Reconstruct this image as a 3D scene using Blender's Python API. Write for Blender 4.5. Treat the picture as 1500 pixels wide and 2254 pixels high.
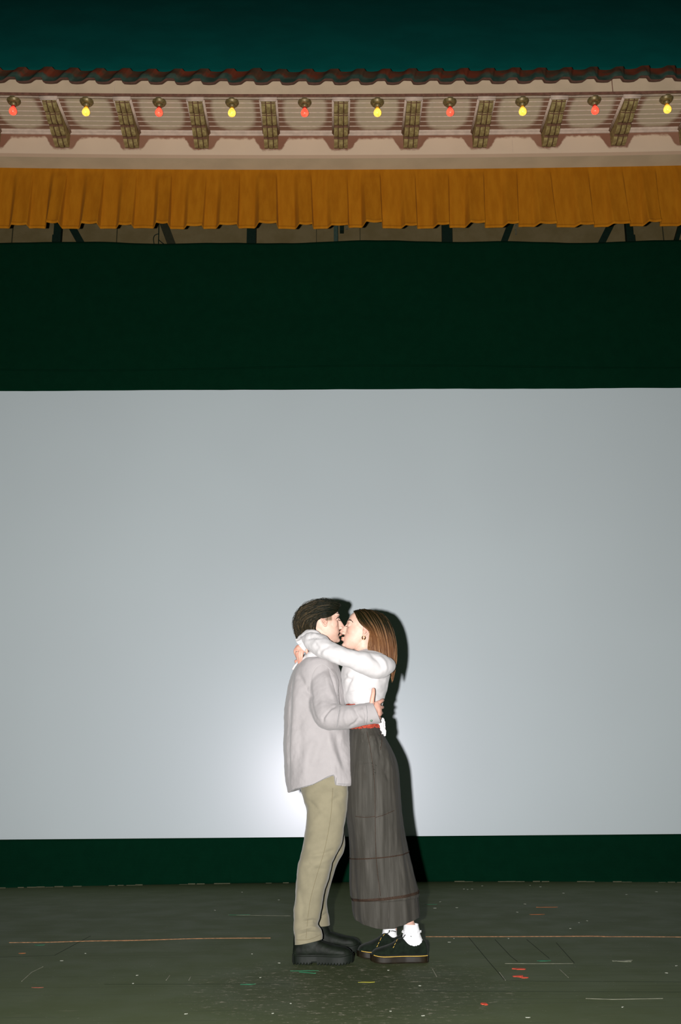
import bpy, bmesh, math, random
from mathutils import Vector, Matrix, noise
from mathutils.bvhtree import BVHTree
from bpy_extras.object_utils import world_to_camera_view
random.seed(7)
C = bpy.context.scene
COL = C.collection
for o in list(bpy.data.objects): bpy.data.objects.remove(o)

# ---------------------------------------------------------------- camera
W, H, F = 1500.0, 2254.0, 2191.0
CAMH = 0.87
PITCH = math.radians(15.15); YAW = 0.0085; ROLL = -0.0078
R = Matrix.Rotation(-YAW, 3, 'Z') @ Matrix.Rotation(math.pi/2+PITCH, 3, 'X') @ Matrix.Rotation(ROLL, 3, 'Z')
CAM = Vector((0, 0, CAMH))
cd = bpy.data.cameras.new('camera'); cam = bpy.data.objects.new('camera', cd); COL.objects.link(cam)
cam.matrix_world = Matrix.Translation(CAM) @ R.to_4x4()
cd.sensor_fit = 'VERTICAL'; cd.sensor_height = 36.0; cd.lens = F/H*36.0
cd.clip_end = 100
C.camera = cam
RI = R.transposed()

def ray(px, py): return R @ Vector(((px-W/2)/F, -(py-H/2)/F, -1.0))
def P(px, py, Y):
    d = ray(px, py); return CAM + d*(Y/d.y)
def PF(px, py, z=0.0):
    d = ray(px, py); return CAM + d*((z-CAMH)/d.z)
def PJ(v):
    q = RI @ (Vector(v)-CAM); return (W/2+F*q.x/-q.z, H/2-F*q.y/-q.z)

# ---------------------------------------------------------------- light
C.view_settings.view_transform = 'Standard'; C.view_settings.look = 'None'
C.view_settings.gamma = 1.0; C.view_settings.exposure = 0.0
C.view_settings.use_curve_mapping = False
w = bpy.data.worlds.new('world'); C.world = w; w.use_nodes = True
bg = w.node_tree.nodes['Background']
bg.inputs[0].default_value = (0.12, 0.75, 0.42, 1); bg.inputs[1].default_value = 0.012
# the flash on the photographer's camera, held sideways: just left of the lens
fl = bpy.data.lights.new('camera_flash', 'SPOT'); fl.energy = 2450; fl.color = (1.0, 0.985, 0.97)
fl.spot_size = math.radians(118); fl.spot_blend = 1.0; fl.shadow_soft_size = 0.022
flo = bpy.data.objects.new('camera_flash', fl); COL.objects.link(flo)
FP = CAM + R @ Vector((-0.15, 0.0, 0.0))
flo.matrix_world = Matrix.Translation(FP) @ (R @ Matrix.Rotation(math.radians(4), 3, 'X')).to_4x4()

# ---------------------------------------------------------------- helpers
def s2l(c):
    return tuple(((x/255)/12.92 if x/255 <= 0.04045 else (((x/255)+0.055)/1.055)**2.4) for x in c)

def tag(o, label=None, cat=None, group=None, kind=None):
    if label: o['label'] = label
    if cat: o['category'] = cat
    if group: o['group'] = group
    if kind: o['kind'] = kind
    return o

class M:
    """a bag of vertices and faces"""
    def __init__(s): s.v = []; s.f = []; s.m = []
    def add(s, o, mi=None):
        k = len(s.v); s.v += [Vector(p) for p in o.v]; s.f += [tuple(i+k for i in f) for f in o.f]
        s.m += ([mi]*len(o.f) if mi is not None else list(o.m)); return s
    def face(s, f, mi=0): s.f.append(tuple(f)); s.m.append(mi)
    def xf(s, mat): s.v = [mat @ p for p in s.v]; return s
    def normals(s):
        me = bpy.data.meshes.new('tmp'); me.from_pydata(s.v, [], s.f); me.update()
        n = [Vector(x.vector) for x in me.vertex_normals]; bpy.data.meshes.remove(me); return n
    def noise(s, amp, sc, seed=0, zs=1.0, mask=None):
        n = s.normals(); off = Vector((seed*7.3, seed*3.1, seed*5.7))
        for i, p in enumerate(s.v):
            q = Vector((p.x*sc, p.y*sc, p.z*sc*zs))+off
            a = amp*(noise.noise(q)+0.5*noise.noise(q*2.1))
            if mask: a *= mask(p)
            s.v[i] = p+n[i]*a
        return s
    def crease(s, lines):
        """press (or raise) folds along lines given on the visible side"""
        n = s.normals()
        pj = [PJ(p) for p in s.v]
        out = [Vector(p) for p in s.v]
        for pts, wd, dp in lines:
            bx0 = min(p[0] for p in pts)-3*wd; bx1 = max(p[0] for p in pts)+3*wd
            by0 = min(p[1] for p in pts)-3*wd; by1 = max(p[1] for p in pts)+3*wd
            L = sum(math.dist(pts[i], pts[i+1]) for i in range(len(pts)-1))
            for i, (x, y) in enumerate(pj):
                if x < bx0 or x > bx1 or y < by0 or y > by1: continue
                if n[i].dot(s.v[i]-CAM) > 0: continue
                best = 1e9; at = 0; acc = 0
                for k in range(len(pts)-1):
                    ax, ay = pts[k]; bx, by = pts[k+1]
                    dx, dy = bx-ax, by-ay; l2 = dx*dx+dy*dy
                    t = max(0, min(1, ((x-ax)*dx+(y-ay)*dy)/l2))
                    d = math.hypot(x-ax-dx*t, y-ay-dy*t)
                    if d < best: best = d; at = (acc+t*math.sqrt(l2))/L
                    acc += math.sqrt(l2)
                fade = min(1, 4*at+0.15)*min(1, 4*(1-at)+0.15)
                out[i] += n[i]*dp*math.exp(-(best/wd)**2)*fade
        s.v = out; return s
    def build(s, name, mats, parent=None, smooth=True, org=None):
        me = bpy.data.meshes.new(name)
        o_ = Vector(org) if org is not None else (Vector(parent['_o']) if parent and '_o' in parent else Vector((0, 0, 0)))
        me.from_pydata([p-o_ for p in s.v], [], s.f); me.update()
        if not isinstance(mats, (list, tuple)): mats = [mats]
        for m_ in mats: me.materials.append(m_)
        for pl, mi in zip(me.polygons, s.m): pl.material_index = mi; pl.use_smooth = smooth
        o = bpy.data.objects.new(name, me); COL.objects.link(o)
        if parent: o.parent = parent
        else: o.location = o_
        o['_o'] = tuple(o_)
        return o

def empty(name, loc=(0, 0, 0)):
    o = bpy.data.objects.new(name, None); COL.objects.link(o); o.location = loc; o.empty_display_size = .1
    return o

def catmull(rows, m):
    n = len(rows); out = []
    # parametrise by index, arc weights ignored
    for k in range(m):
        t = k/(m-1)*(n-1); i = min(int(t), n-2); u = t-i
        p0 = rows[max(i-1, 0)]; p1 = rows[i]; p2 = rows[i+1]; p3 = rows[min(i+2, n-1)]
        out.append(tuple(0.5*((2*b)+(-a+c)*u+(2*a-5*b+4*c-d)*u*u+(-a+3*b-3*c+d)*u**3) for a, b, c, d in zip(p0, p1, p2, p3)))
    return out

def loft(rings, cap0=False, cap1=False, close=True):
    o = M(); n = len(rings[0])
    for r in rings: o.v += [Vector(p) for p in r]
    for j in range(len(rings)-1):
        for i in range(n if close else n-1):
            a = j*n+i; b = j*n+(i+1) % n
            o.face((a, b, b+n, a+n))
    def cap(j, flip):
        c = sum((Vector(p) for p in rings[j]), Vector())/n; o.v.append(c); k = len(o.v)-1
        for i in range(n):
            a = (j % len(rings))*n+i; b = (j % len(rings))*n+(i+1) % n
            o.face((b, a, k) if not flip else (a, b, k))
    if cap0: cap(0, False)
    if cap1: cap(len(rings)-1, True)
    return o

def sell(t, e):
    c, s = math.cos(t), math.sin(t)
    return (math.copysign(abs(c)**(2/e), c), math.copysign(abs(s)**(2/e), s))

def slab(rows, n=64, m=80, e=2.2, cap0=True, cap1=True, grow=0.0):
    """rows (py, xleft, xright, Y, halfdepth) -> rounded volume with that side outline"""
    rs = []
    for (py, L, Rr, Y, hy) in catmull(rows, m):
        A = P(L, py, Y); B = P(Rr, py, Y); z = (A.z+B.z)/2; A.z = B.z = z
        c = (A+B)/2; u = (B-A)/2; k = 1+grow/max(u.length, .01)
        rs.append([c+u*k*sell(2*math.pi*i/n, e)[0]+Vector((0, (hy+grow)*sell(2*math.pi*i/n, e)[1], 0)) for i in range(n)])
    o = loft(rs, cap0, cap1); o.f = [tuple(reversed(f)) for f in o.f]
    return o

def tube(pts, n=12, m=None, caps=True, e=2.0, up=None, flat=False):
    """pts (Vector, ra[, rb]); ra lies across, rb along the transported normal"""
    rows = [tuple(p[0])+((p[1], p[2]) if len(p) > 2 else (p[1], p[1])) for p in pts]
    if m: rows = catmull(rows, m)
    pos = [Vector(r[:3]) for r in rows]; N = len(pos)
    tan = [(pos[min(i+1, N-1)]-pos[max(i-1, 0)]).normalized() for i in range(N)]
    u0 = Vector(up) if up else (Vector((0, 1, 0)) if abs(tan[0].y) < .9 else Vector((1, 0, 0)))
    rs = []; a = (u0-tan[0]*u0.dot(tan[0])).normalized()
    def ring(c, a, b, ra, rb): return [c+a*ra*sell(2*math.pi*i/n, e)[0]+b*rb*sell(2*math.pi*i/n, e)[1] for i in range(n)]
    for i in range(N):
        a = (a-tan[i]*a.dot(tan[i])).normalized(); b = tan[i].cross(a)
        ra, rb = rows[i][3], rows[i][4]; ra = max(ra, 1e-5); rb = max(rb, 1e-5)
        if i == 0 and caps and not flat:
            r = min(ra, rb)
            for q in (80, 50, 25):
                q = math.radians(q); rs.append(ring(pos[0]-tan[0]*r*math.sin(q), a, b, ra*math.cos(q), rb*math.cos(q)))
        rs.append(ring(pos[i], a, b, ra, rb))
        if i == N-1 and caps and not flat:
            r = min(ra, rb)
            for q in (25, 50, 80):
                q = math.radians(q); rs.append(ring(pos[i]+tan[i]*r*math.sin(q), a, b, ra*math.cos(q), rb*math.cos(q)))
    return loft(rs, caps, caps)

def ball(c, r, n=20, m=12, rot=None):
    rs = []
    for j in range(1, m):
        q = math.pi*j/m-math.pi/2
        rs.append([Vector((r[0]*math.cos(q)*math.cos(2*math.pi*i/n), r[1]*math.cos(q)*math.sin(2*math.pi*i/n), r[2]*math.sin(q))) for i in range(n)])
    o = loft(rs)
    k = len(o.v); o.v.append(Vector((0, 0, -r[2]))); o.v.append(Vector((0, 0, r[2])))
    for i in range(n):
        o.face(((i+1) % n, i, k)); o.face(((m-2)*n+i, (m-2)*n+(i+1) % n, k+1))
    if rot: o.xf(rot.to_4x4())
    c = Vector(c); o.v = [p+c for p in o.v]
    return o

def box(x0, x1, y0, y1, z0, z1, bev=0.0):
    o = M()
    if bev <= 0:
        o.v = [Vector(p) for p in ((x0, y0, z0), (x1, y0, z0), (x1, y1, z0), (x0, y1, z0), (x0, y0, z1), (x1, y0, z1), (x1, y1, z1), (x0, y1, z1))]
        for f in ((0, 3, 2, 1), (4, 5, 6, 7), (0, 1, 5, 4), (1, 2, 6, 5), (2, 3, 7, 6), (3, 0, 4, 7)): o.face(f)
        return o
    b = bmesh.new(); bmesh.ops.create_cube(b, size=1)
    for v in b.verts: v.co = Vector(((x0+x1)/2+v.co.x*(x1-x0), (y0+y1)/2+v.co.y*(y1-y0), (z0+z1)/2+v.co.z*(z1-z0)))
    bmesh.ops.bevel(b, geom=b.edges[:], offset=bev, segments=2, affect='EDGES')
    b.verts.index_update()
    o.v = [v.co.copy() for v in b.verts]
    for f in b.faces: o.face([v.index for v in f.verts])
    b.free(); return o

def grid(fn, nu, nv):
    o = M()
    for j in range(nv+1):
        for i in range(nu+1): o.v.append(Vector(fn(i/nu, j/nv)))
    for j in range(nv):
        for i in range(nu):
            a = j*(nu+1)+i; o.face((a, a+1, a+nu+2, a+nu+1))
    return o

def remesh(o, vox, it=4, fac=0.5):
    me = bpy.data.meshes.new('t'); me.from_pydata(o.v, [], o.f); me.update()
    b = bmesh.new(); b.from_mesh(me); bmesh.ops.recalc_face_normals(b, faces=b.faces); b.to_mesh(me); b.free()
    ob = bpy.data.objects.new('t', me); COL.objects.link(ob)
    md = ob.modifiers.new('r', 'REMESH'); md.mode = 'VOXEL'; md.voxel_size = vox
    sm = ob.modifiers.new('s', 'SMOOTH'); sm.iterations = it; sm.factor = fac
    dg = bpy.context.evaluated_depsgraph_get(); dg.update()
    m2 = bpy.data.meshes.new_from_object(ob.evaluated_get(dg))
    r = M(); r.v = [v.co.copy() for v in m2.vertices]
    for p in m2.polygons: r.face(tuple(p.vertices))
    bpy.data.objects.remove(ob); bpy.data.meshes.remove(m2)
    return r

def drape_line(src, pts, r, lift=0.0, m=60, n=6):
    """a thin cord lying on the visible side of a volume"""
    t = BVHTree.FromPolygons(src.v, src.f); out = []
    for (x, y) in catmull(pts, m):
        d = ray(x, y).normalized(); hit = t.ray_cast(CAM, d)
        if hit[0] is not None: out.append((hit[0]-d*lift, r))
    return tube(out, n=n, caps=True) if len(out) > 2 else M()

# ---------------------------------------------------------------- materials
class NT:
    def __init__(s, name):
        s.mat = bpy.data.materials.new(name); s.mat.use_nodes = True; s.t = s.mat.node_tree; s.t.nodes.clear()
        s.out = s.t.nodes.new('ShaderNodeOutputMaterial'); s.b = s.t.nodes.new('ShaderNodeBsdfPrincipled')
        s.t.links.new(s.b.outputs[0], s.out.inputs[0]); s._tc = None
    def set(s, inp, v):
        if isinstance(v, bpy.types.NodeSocket): s.t.links.new(v, inp)
        elif isinstance(v, (tuple, list)) and len(v) == 3 and inp.type == 'RGBA': inp.default_value = (*v, 1)
        else: inp.default_value = v
    def tc(s):
        if not s._tc: s._tc = s.t.nodes.new('ShaderNodeTexCoord')
        return s._tc.outputs['Object']
    def mapping(s, scale=(1, 1, 1), loc=(0, 0, 0), rot=(0, 0, 0)):
        n = s.t.nodes.new('ShaderNodeMapping'); s.set(n.inputs[0], s.tc()); n.inputs['Scale'].default_value = scale
        n.inputs['Location'].default_value = loc; n.inputs['Rotation'].default_value = rot; return n.outputs[0]
    def xyz(s, v=None):
        n = s.t.nodes.new('ShaderNodeSeparateXYZ'); s.set(n.inputs[0], v or s.tc()); return n.outputs
    def exyz(s):   # eave-local to stage coordinates
        n = s.t.nodes.new('ShaderNodeVectorMath'); n.operation = 'ADD'; s.set(n.inputs[0], s.tc()); n.inputs[1].default_value = (0, 7.20, CAMH+.7775*7.2)
        return s.xyz(n.outputs[0])
    def m(s, op, a, b=0.0, c=0.0, clamp=False):
        n = s.t.nodes.new('ShaderNodeMath'); n.operation = op; n.use_clamp = clamp
        s.set(n.inputs[0], a); s.set(n.inputs[1], b); s.set(n.inputs[2], c); return n.outputs[0]
    def noise(s, scale, detail=3, rough=.5, vec=None):
        n = s.t.nodes.new('ShaderNodeTexNoise'); s.set(n.inputs['Vector'], vec or s.tc())
        n.inputs['Scale'].default_value = scale; n.inputs['Detail'].default_value = detail; n.inputs['Roughness'].default_value = rough
        return n.outputs[0]
    def wave(s, scale, vec=None, dist=0.0, d='X', prof='SIN'):
        n = s.t.nodes.new('ShaderNodeTexWave'); s.set(n.inputs['Vector'], vec or s.tc()); n.inputs['Scale'].default_value = scale
        n.inputs['Distortion'].default_value = dist; n.bands_direction = d; n.wave_profile = prof; return n.outputs[1]
    def ramp(s, f, a, b, lo=0.0, hi=1.0):   # smooth threshold
        n = s.t.nodes.new('ShaderNodeMapRange'); n.interpolation_type = 'SMOOTHSTEP'
        s.set(n.inputs[0], f); n.inputs[1].default_value = a; n.inputs[2].default_value = b; n.inputs[3].default_value = lo; n.inputs[4].default_value = hi
        return n.outputs[0]
    def mix(s, f, a, b):
        n = s.t.nodes.new('ShaderNodeMix'); n.data_type = 'RGBA'
        s.set(n.inputs[0], f); s.set(n.inputs[6], a); s.set(n.inputs[7], b); return n.outputs[2]
    def bump(s, h, strength=.3, dist=.01):
        n = s.t.nodes.new('ShaderNodeBump'); n.inputs['Strength'].default_value = strength; n.inputs['Distance'].default_value = dist
        s.set(n.inputs['Height'], h); s.set(s.b.inputs['Normal'], n.outputs[0])
    def fin(s, col, rough=.8, spec=.3, metal=0.0, **k):
        s.set(s.b.inputs['Base Color'], col); s.set(s.b.inputs['Roughness'], rough)
        s.b.inputs['Specular IOR Level'].default_value = spec; s.b.inputs['Metallic'].default_value = metal
        for a, v in k.items(): s.set(s.b.inputs[a.replace('_', ' ')], v)
        return s.mat

def plain(name, col, rough=.7, spec=.3, metal=0, var=.12, nsc=30, bump=0.0, bsc=200, **k):
    t = NT(name); n = t.noise(nsc, 4)
    c = t.mix(t.ramp(n, .3, .7), tuple(x*(1-var) for x in col), tuple(min(1, x*(1+var)) for x in col))
    if bump: t.bump(t.noise(bsc, 2), bump, .002)
    return t.fin(c, rough, spec, metal, **k)

def cloth(name, col, rough=.85, var=.06, sheen=.2, thread=500, bumps=.25, spec=.15):
    t = NT(name); n = t.noise(9, 5, .6)
    c = t.mix(t.ramp(n, .3, .7), tuple(x*(1-var) for x in col), tuple(min(1, x*(1+var)) for x in col))
    h = t.m('ADD', t.wave(thread/6.28, d='X'), t.wave(thread/6.28, d='Z'))
    h = t.m('ADD', h, t.noise(220, 3))
    t.bump(h, bumps, .001)
    return t.fin(c, rough, spec, Sheen_Weight=sheen, Sheen_Roughness=.5)

BEIGE = (.60, .45, .30); BROWN = (.19, .075, .045)
S_BAY = 0.6195
BX0 = P(750, 0, 7.45).x*0  # bracket zero at x = XB
XB = P(751, 270, 7.45).x
XL = XB+S_BAY/2

# soffit boards, sprayed russet round the edges of every bay
Yf, Yb = 7.20, 7.72
ZS = CAMH+.7775*7.2      # soffit height
ZW = CAMH+.6972*7.72     # foot of the frieze
def sag(x): return .0033*(x-.0)**2

def mat_soffit():
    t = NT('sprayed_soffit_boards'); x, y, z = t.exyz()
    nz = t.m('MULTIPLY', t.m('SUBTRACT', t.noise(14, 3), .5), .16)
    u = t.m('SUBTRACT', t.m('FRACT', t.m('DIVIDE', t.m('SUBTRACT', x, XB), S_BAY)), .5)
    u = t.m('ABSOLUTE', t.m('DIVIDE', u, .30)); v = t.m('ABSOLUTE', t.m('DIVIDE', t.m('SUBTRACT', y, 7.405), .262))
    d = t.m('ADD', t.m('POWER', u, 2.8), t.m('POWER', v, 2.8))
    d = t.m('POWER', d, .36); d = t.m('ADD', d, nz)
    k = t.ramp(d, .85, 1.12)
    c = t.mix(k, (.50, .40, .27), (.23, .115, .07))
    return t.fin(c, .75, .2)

def mat_frieze():
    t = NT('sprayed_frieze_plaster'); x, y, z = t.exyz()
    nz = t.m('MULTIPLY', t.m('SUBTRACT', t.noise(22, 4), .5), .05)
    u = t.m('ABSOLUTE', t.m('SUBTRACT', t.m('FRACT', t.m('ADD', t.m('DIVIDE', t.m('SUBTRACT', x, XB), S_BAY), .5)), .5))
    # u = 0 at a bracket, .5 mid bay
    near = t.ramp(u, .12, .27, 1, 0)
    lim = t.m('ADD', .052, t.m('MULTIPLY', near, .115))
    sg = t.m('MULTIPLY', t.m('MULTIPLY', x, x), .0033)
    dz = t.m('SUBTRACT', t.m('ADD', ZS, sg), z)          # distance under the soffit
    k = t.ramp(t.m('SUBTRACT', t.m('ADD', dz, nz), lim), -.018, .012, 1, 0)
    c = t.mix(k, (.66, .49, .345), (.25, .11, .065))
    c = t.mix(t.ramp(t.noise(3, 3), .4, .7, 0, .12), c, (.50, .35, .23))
    return t.fin(c, .8, .2)

M_BEIGE = plain('beige_plaster', BEIGE, .8, .2, var=.05, nsc=5)
M_LINTEL = plain('grey_beige_plaster', (.50, .40, .26), .85, .2, var=.06, nsc=4)
M_PINK = plain('pale_moulding', (.54, .41, .32), .7, .25, var=.1, nsc=20)
M_LINE = plain('bare_board_edges', (.66, .52, .42), .7, .2)
M_BROWN = plain('russet_paint', (.19, .085, .055), .75, .25, var=.2)
M_SOFFIT = mat_soffit(); M_FRIEZE = mat_frieze()

def mat_corbel():
    t = NT('antiqued_olive_paint'); x, y, z = t.xyz()
    n = t.ramp(t.noise(26, 4, .6), .38, .66)
    c = t.mix(n, (.20, .14, .05), (.36, .27, .105))
    return t.fin(c, .65, .25)
M_CORBEL = mat_corbel()
M_CORBEL_D = plain('corbel_groove_glaze', (.13, .06, .03), .7, .2, var=.3, nsc=40)

def mat_tile():
    t = NT('painted_roof_tile'); x, y, z = t.xyz()
    at = t.t.nodes.new('ShaderNodeAttribute'); at.attribute_name = 'up'
    h = t.m('ADD', at.outputs['Fac'], t.m('MULTIPLY', t.m('SUBTRACT', t.noise(9, 3), .5), .7))
    k = t.ramp(h, .30, .55)
    red = t.mix(t.ramp(t.noise(7, 3), .38, .62), (.10, .055, .03), (.21, .045, .02))
    grn = t.mix(t.ramp(t.noise(11, 3), .35, .65), (.035, .075, .055), (.075, .11, .08))
    return t.fin(t.mix(k, grn, red), .7, .2)
M_TILE = mat_tile()
M_TILE_EDGE = plain('tile_edge', (.10, .045, .03), .7, .2)

def mat_teal():
    t = NT('teal_painted_plaster'); n = t.noise(2.2, 4)
    c = t.mix(t.ramp(n, .35, .7), (.0, .118, .100), (.0, .140, .118))
    t.bump(t.noise(90, 3), .15, .004)
    return t.fin(c, .9, .1)
M_TEAL = mat_teal()

def mat_valance():
    t = NT('gold_velour'); n = t.noise(6, 4, .6, t.mapping((3, 3, .6)))
    c = t.mix(t.ramp(n, .3, .7), (.33, .110, .003), (.39, .14, .005))
    t.bump(t.noise(300, 2), .3, .002)
    return t.fin(c, .9, .1, Sheen_Weight=.08, Sheen_Tint=(.9, .5, .1))
M_VAL = mat_valance()

M_BLACK = cloth('black_drape_cloth', (.0015, .0215, .0095), .95, var=.06, sheen=0.0, thread=300, spec=.02)
M_SKIRTD = cloth('black_screen_skirt_cloth', (.0015, .0235, .0110), .95, var=.06, sheen=0.0, thread=300, spec=.02)
def mat_backwall():
    t = NT('dusty_brown_stage_wall'); n = t.noise(5, 5, .6)
    c = t.mix(t.ramp(n, .3, .7), (.135, .10, .043), (.165, .125, .06))
    t.bump(t.noise(120, 3), .3, .003); return t.fin(c, .9, .1)
M_BACK = mat_backwall()
M_STRUT = plain('blackened_steel', (.004, .014, .008), .6, .2)
M_STRUTG = plain('grey_painted_steel', (.035, .06, .045), .6, .3)

def mat_screen():
    t = NT('projection_screen_vinyl')
    n = t.noise(.5, 2)
    c = t.mix(t.ramp(n, .35, .65), (.65, .72, .74), (.67, .745, .765))
    m = t.fin(c, .9, .0)
    g = t.t.nodes.new('ShaderNodeBsdfGlossy'); g.inputs['Color'].default_value = (.95, .90, 1, 1); g.inputs['Roughness'].default_value = .27
    g2 = t.t.nodes.new('ShaderNodeBsdfGlossy'); g2.inputs['Color'].default_value = (.74, .78, 1, 1); g2.inputs['Roughness'].default_value = .52
    mx = t.t.nodes.new('ShaderNodeMixShader'); mx.inputs[0].default_value = .028
    mx2 = t.t.nodes.new('ShaderNodeMixShader'); mx2.inputs[0].default_value = .05
    t.t.links.new(t.b.outputs[0], mx2.inputs[1]); t.t.links.new(g2.outputs[0], mx2.inputs[2])
    t.t.links.new(mx2.outputs[0], mx.inputs[1]); t.t.links.new(g.outputs[0], mx.inputs[2])
    t.t.links.new(mx.outputs[0], t.out.inputs[0])
    return m
M_SCREEN = mat_screen()

def mat_floor():
    t = NT('scuffed_painted_stage_boards')
    x, y, z = t.xyz()
    base = t.mix(t.ramp(t.noise(1.4, 5, .6), .3, .72), (.086, .110, .044), (.096, .120, .052))
    # board seams running across the stage
    s = t.m('ABSOLUTE', t.m('SUBTRACT', t.m('FRACT', t.m('DIVIDE', t.m('ADD', y, t.m('MULTIPLY', t.noise(.8, 1), .01)), .083)), .5))
    seam = t.ramp(s, .47, .49)
    seam = t.m('MULTIPLY', seam, t.ramp(t.noise(3, 2, .5, t.mapping((.4, 8, 1))), .5, .62))
    c = t.mix(t.m('MULTIPLY', seam, .75), base, (.02, .03, .02))
    # long scratches along the boards
    sc = t.ramp(t.noise(20, 4, .65, t.mapping((.30, 7, 1))), .62, .70)
    sc = t.m('MULTIPLY', sc, t.ramp(t.noise(3, 3), .46, .62))
    c = t.mix(t.m('MULTIPLY', sc, .5), c, (.42, .36, .27))
    # wear where the couple stand
    dx = t.m('DIVIDE', t.m('SUBTRACT', x, .08), .75); dy = t.m('DIVIDE', t.m('SUBTRACT', y, 4.75), .80)
    d = t.m('ADD', t.m('MULTIPLY', dx, dx), t.m('MULTIPLY', dy, dy))
    wz = t.ramp(d, 0, 1.3, 1, 0)
    wn = t.ramp(t.noise(30, 8, .85, t.mapping((.6, 1.1, 1))), .56, .61)
    c = t.mix(t.m('MULTIPLY', t.m('MULTIPLY', wn, wz), .95), c, (.62, .55, .43))
    c = t.mix(t.m('MULTIPLY', wz, .5), c, (.035, .045, .022))
    c = t.mix(t.m('MULTIPLY', t.m('MULTIPLY', wn, wz), .45), c, (.62, .55, .43))
    # specks
    v = t.t.nodes.new('ShaderNodeTexVoronoi'); t.set(v.inputs['Vector'], t.mapping((1, 2.2, 1))); v.inputs['Scale'].default_value = 22
    sp = t.m('MULTIPLY', t.ramp(v.outputs['Distance'], .05, .10, 1, 0), t.ramp(t.noise(7, 2), .50, .56))
    c = t.mix(t.m('MULTIPLY', sp, .6), c, (.5, .48, .38))
    t.bump(t.m('ADD', t.noise(60, 4, .7, t.mapping((.3, 2, 1))), t.m('MULTIPLY', seam, -1)), .25, .004)
    r = t.ramp(t.noise(4, 4), .3, .7, .62, .74)
    return t.fin(c, r, .2)
M_FLOOR = mat_floor()
M_BAREWOOD = plain('bare_splintered_wood', (.62, .30, .14), .8, .2, var=.4, nsc=60)
M_GROOVE = plain('floor_groove_dirt', (.012, .018, .012), .9, .1)

# ---------------------------------------------------------------- setting
XW = 5.2
floor = box(-XW, XW, -1.2, 9.95, -.06, 0).build('floor', M_FLOOR, smooth=False); tag(floor, kind='structure')

ZST = CAMH+9.5*math.tan(math.radians(22.18)); ZSB = CAMH-9.5*math.tan(math.radians(2.92))
wb = box(-XW, XW, 9.95, 10.05, 0, 8.3).build('wall_back', M_BACK, smooth=False); tag(wb, kind='structure')
# faint masonry joints of the back wall seen under the valance
jt = M()
for px in (28, 258, 697, 793, 1460):
    a = P(px, 510, 9.945); jt.add(box(a.x-.004, a.x+.004, 9.935, 9.96, a.z-.6, a.z+.8))
tag(jt.build('trim_1', plain('masonry_joint', (.05, .045, .022), .9, .1), smooth=False), kind='structure')

# ---- projection screen
scr = empty('projection_screen', (0, 9.5, ZSB)); scr['_o'] = (0, 9.5, ZSB)
tag(scr, 'huge pale grey projection screen hanging behind the couple', 'projection screen')
s = box(-XW+.1, XW-.1, 9.5, 9.506, ZSB, ZST+.05).build('screen_surface', M_SCREEN, scr, smooth=False)
def mask_top(u, v):
    x = -XW+2*XW*u
    top = CAMH+9.47*math.tan(math.radians(30.3))+.012*math.sin(x*1.7+.5)+.008*math.sin(x*4.1)
    z = top+(ZST-.016-top)*v
    return (x, 9.46+.012*noise.noise(Vector((x*1.6, 0, z*2.2)))+.006*noise.noise(Vector((x*5, 3, z*1.5))), z)
mb = grid(mask_top, 220, 60).build('masking_drape', M_BLACK)
tag(mb, 'wide black masking drape stretched above the pale screen', 'drape')
sd = mb.modifiers.new('s', 'SOLIDIFY'); sd.thickness = .006; sd.offset = 1
# bottom hem and a slack fold near the lower edge
hm = M(); hp = []
for i in range(121):
    x = -XW+2*XW*i/120; hp.append((Vector((x, 9.452, ZST+.22+.02*math.sin(x*1.1+1))), .007))
hm.add(tube(hp, n=6)); hm.build('hem_fold', M_BLACK, mb)
def skirt(u, v):
    x = -XW+2*XW*u; z = ZSB*(1-v)
    return (x, 9.47-(.03*x*x)*min(1, v*1.0)**1.5+.01*noise.noise(Vector((x*2, 0, z*2))), z)
sk = grid(skirt, 160, 16).build('screen_skirt', M_SKIRTD)
tag(sk, 'low black cloth skirt between the screen bottom and the stage floor', 'drape')
sd = sk.modifiers.new('s', 'SOLIDIFY'); sd.thickness = .005; sd.offset = 1
# thin worn strip where the skirt meets the floor
st = M()
for i in range(110):
    x = -4.2+8.4*i/110
    if random.random() < .3: continue
    y = 9.47-.03*x*x-.03; l = random.uniform(.05, .09)
    st.add(box(x, x+l, y-random.uniform(.004, .012), y, .0, .003+random.random()*.006))
tag(st.build('trim_2', plain('pale_worn_floor_edge', (.10, .10, .06), .8, .2), smooth=False), kind='structure')

# ---- steelwork seen in the gap under the valance
def strut(name, pa, pb, wpx, Y, mat, label, cat, extra=None):
    a = P(pa[0], pa[1], Y); b = P(pb[0], pb[1], Y); d = (b-a)
    if name == 'steel_post': 
        t_ = (8.2-b.z)/(a.z-b.z); top_ = b+(a-b)*t_; t_ = (0-b.z)/(a.z-b.z); bot_ = b+(a-b)*t_
        bot_.x = b.x; bot_.z = 0; a, b = top_, bot_
    elif name == 'diagonal_brace': a = a-d*.9; b = b+d*.5
    wd = wpx*Y*1.12/F/2
    dd = (b-a).normalized(); sx = Vector((0, 1, 0)).cross(dd).normalized(); hy_ = .03 if name == 'steel_post' else 9.95-Y
    q = [a+sx*wd+Vector((0, -.03, 0)), a-sx*wd+Vector((0, -.03, 0)), a-sx*wd+Vector((0, hy_, 0)), a+sx*wd+Vector((0, hy_, 0))]
    k = [p+(b-a) for p in q]; t = loft([q, k], True, True)
    if extra:
        for (x0, x1, y0, y1) in extra:
            c0 = P(x0, y1, Y); c1 = P(x1, y0, Y); t.add(box(c0.x, c1.x, Y-.035, Y+.035, c0.z, c1.z))
    o = t.build(name, mat, smooth=False, org=(a+b)/2)
    return tag(o, label, cat)
NB = 'under the gold valance'
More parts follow.
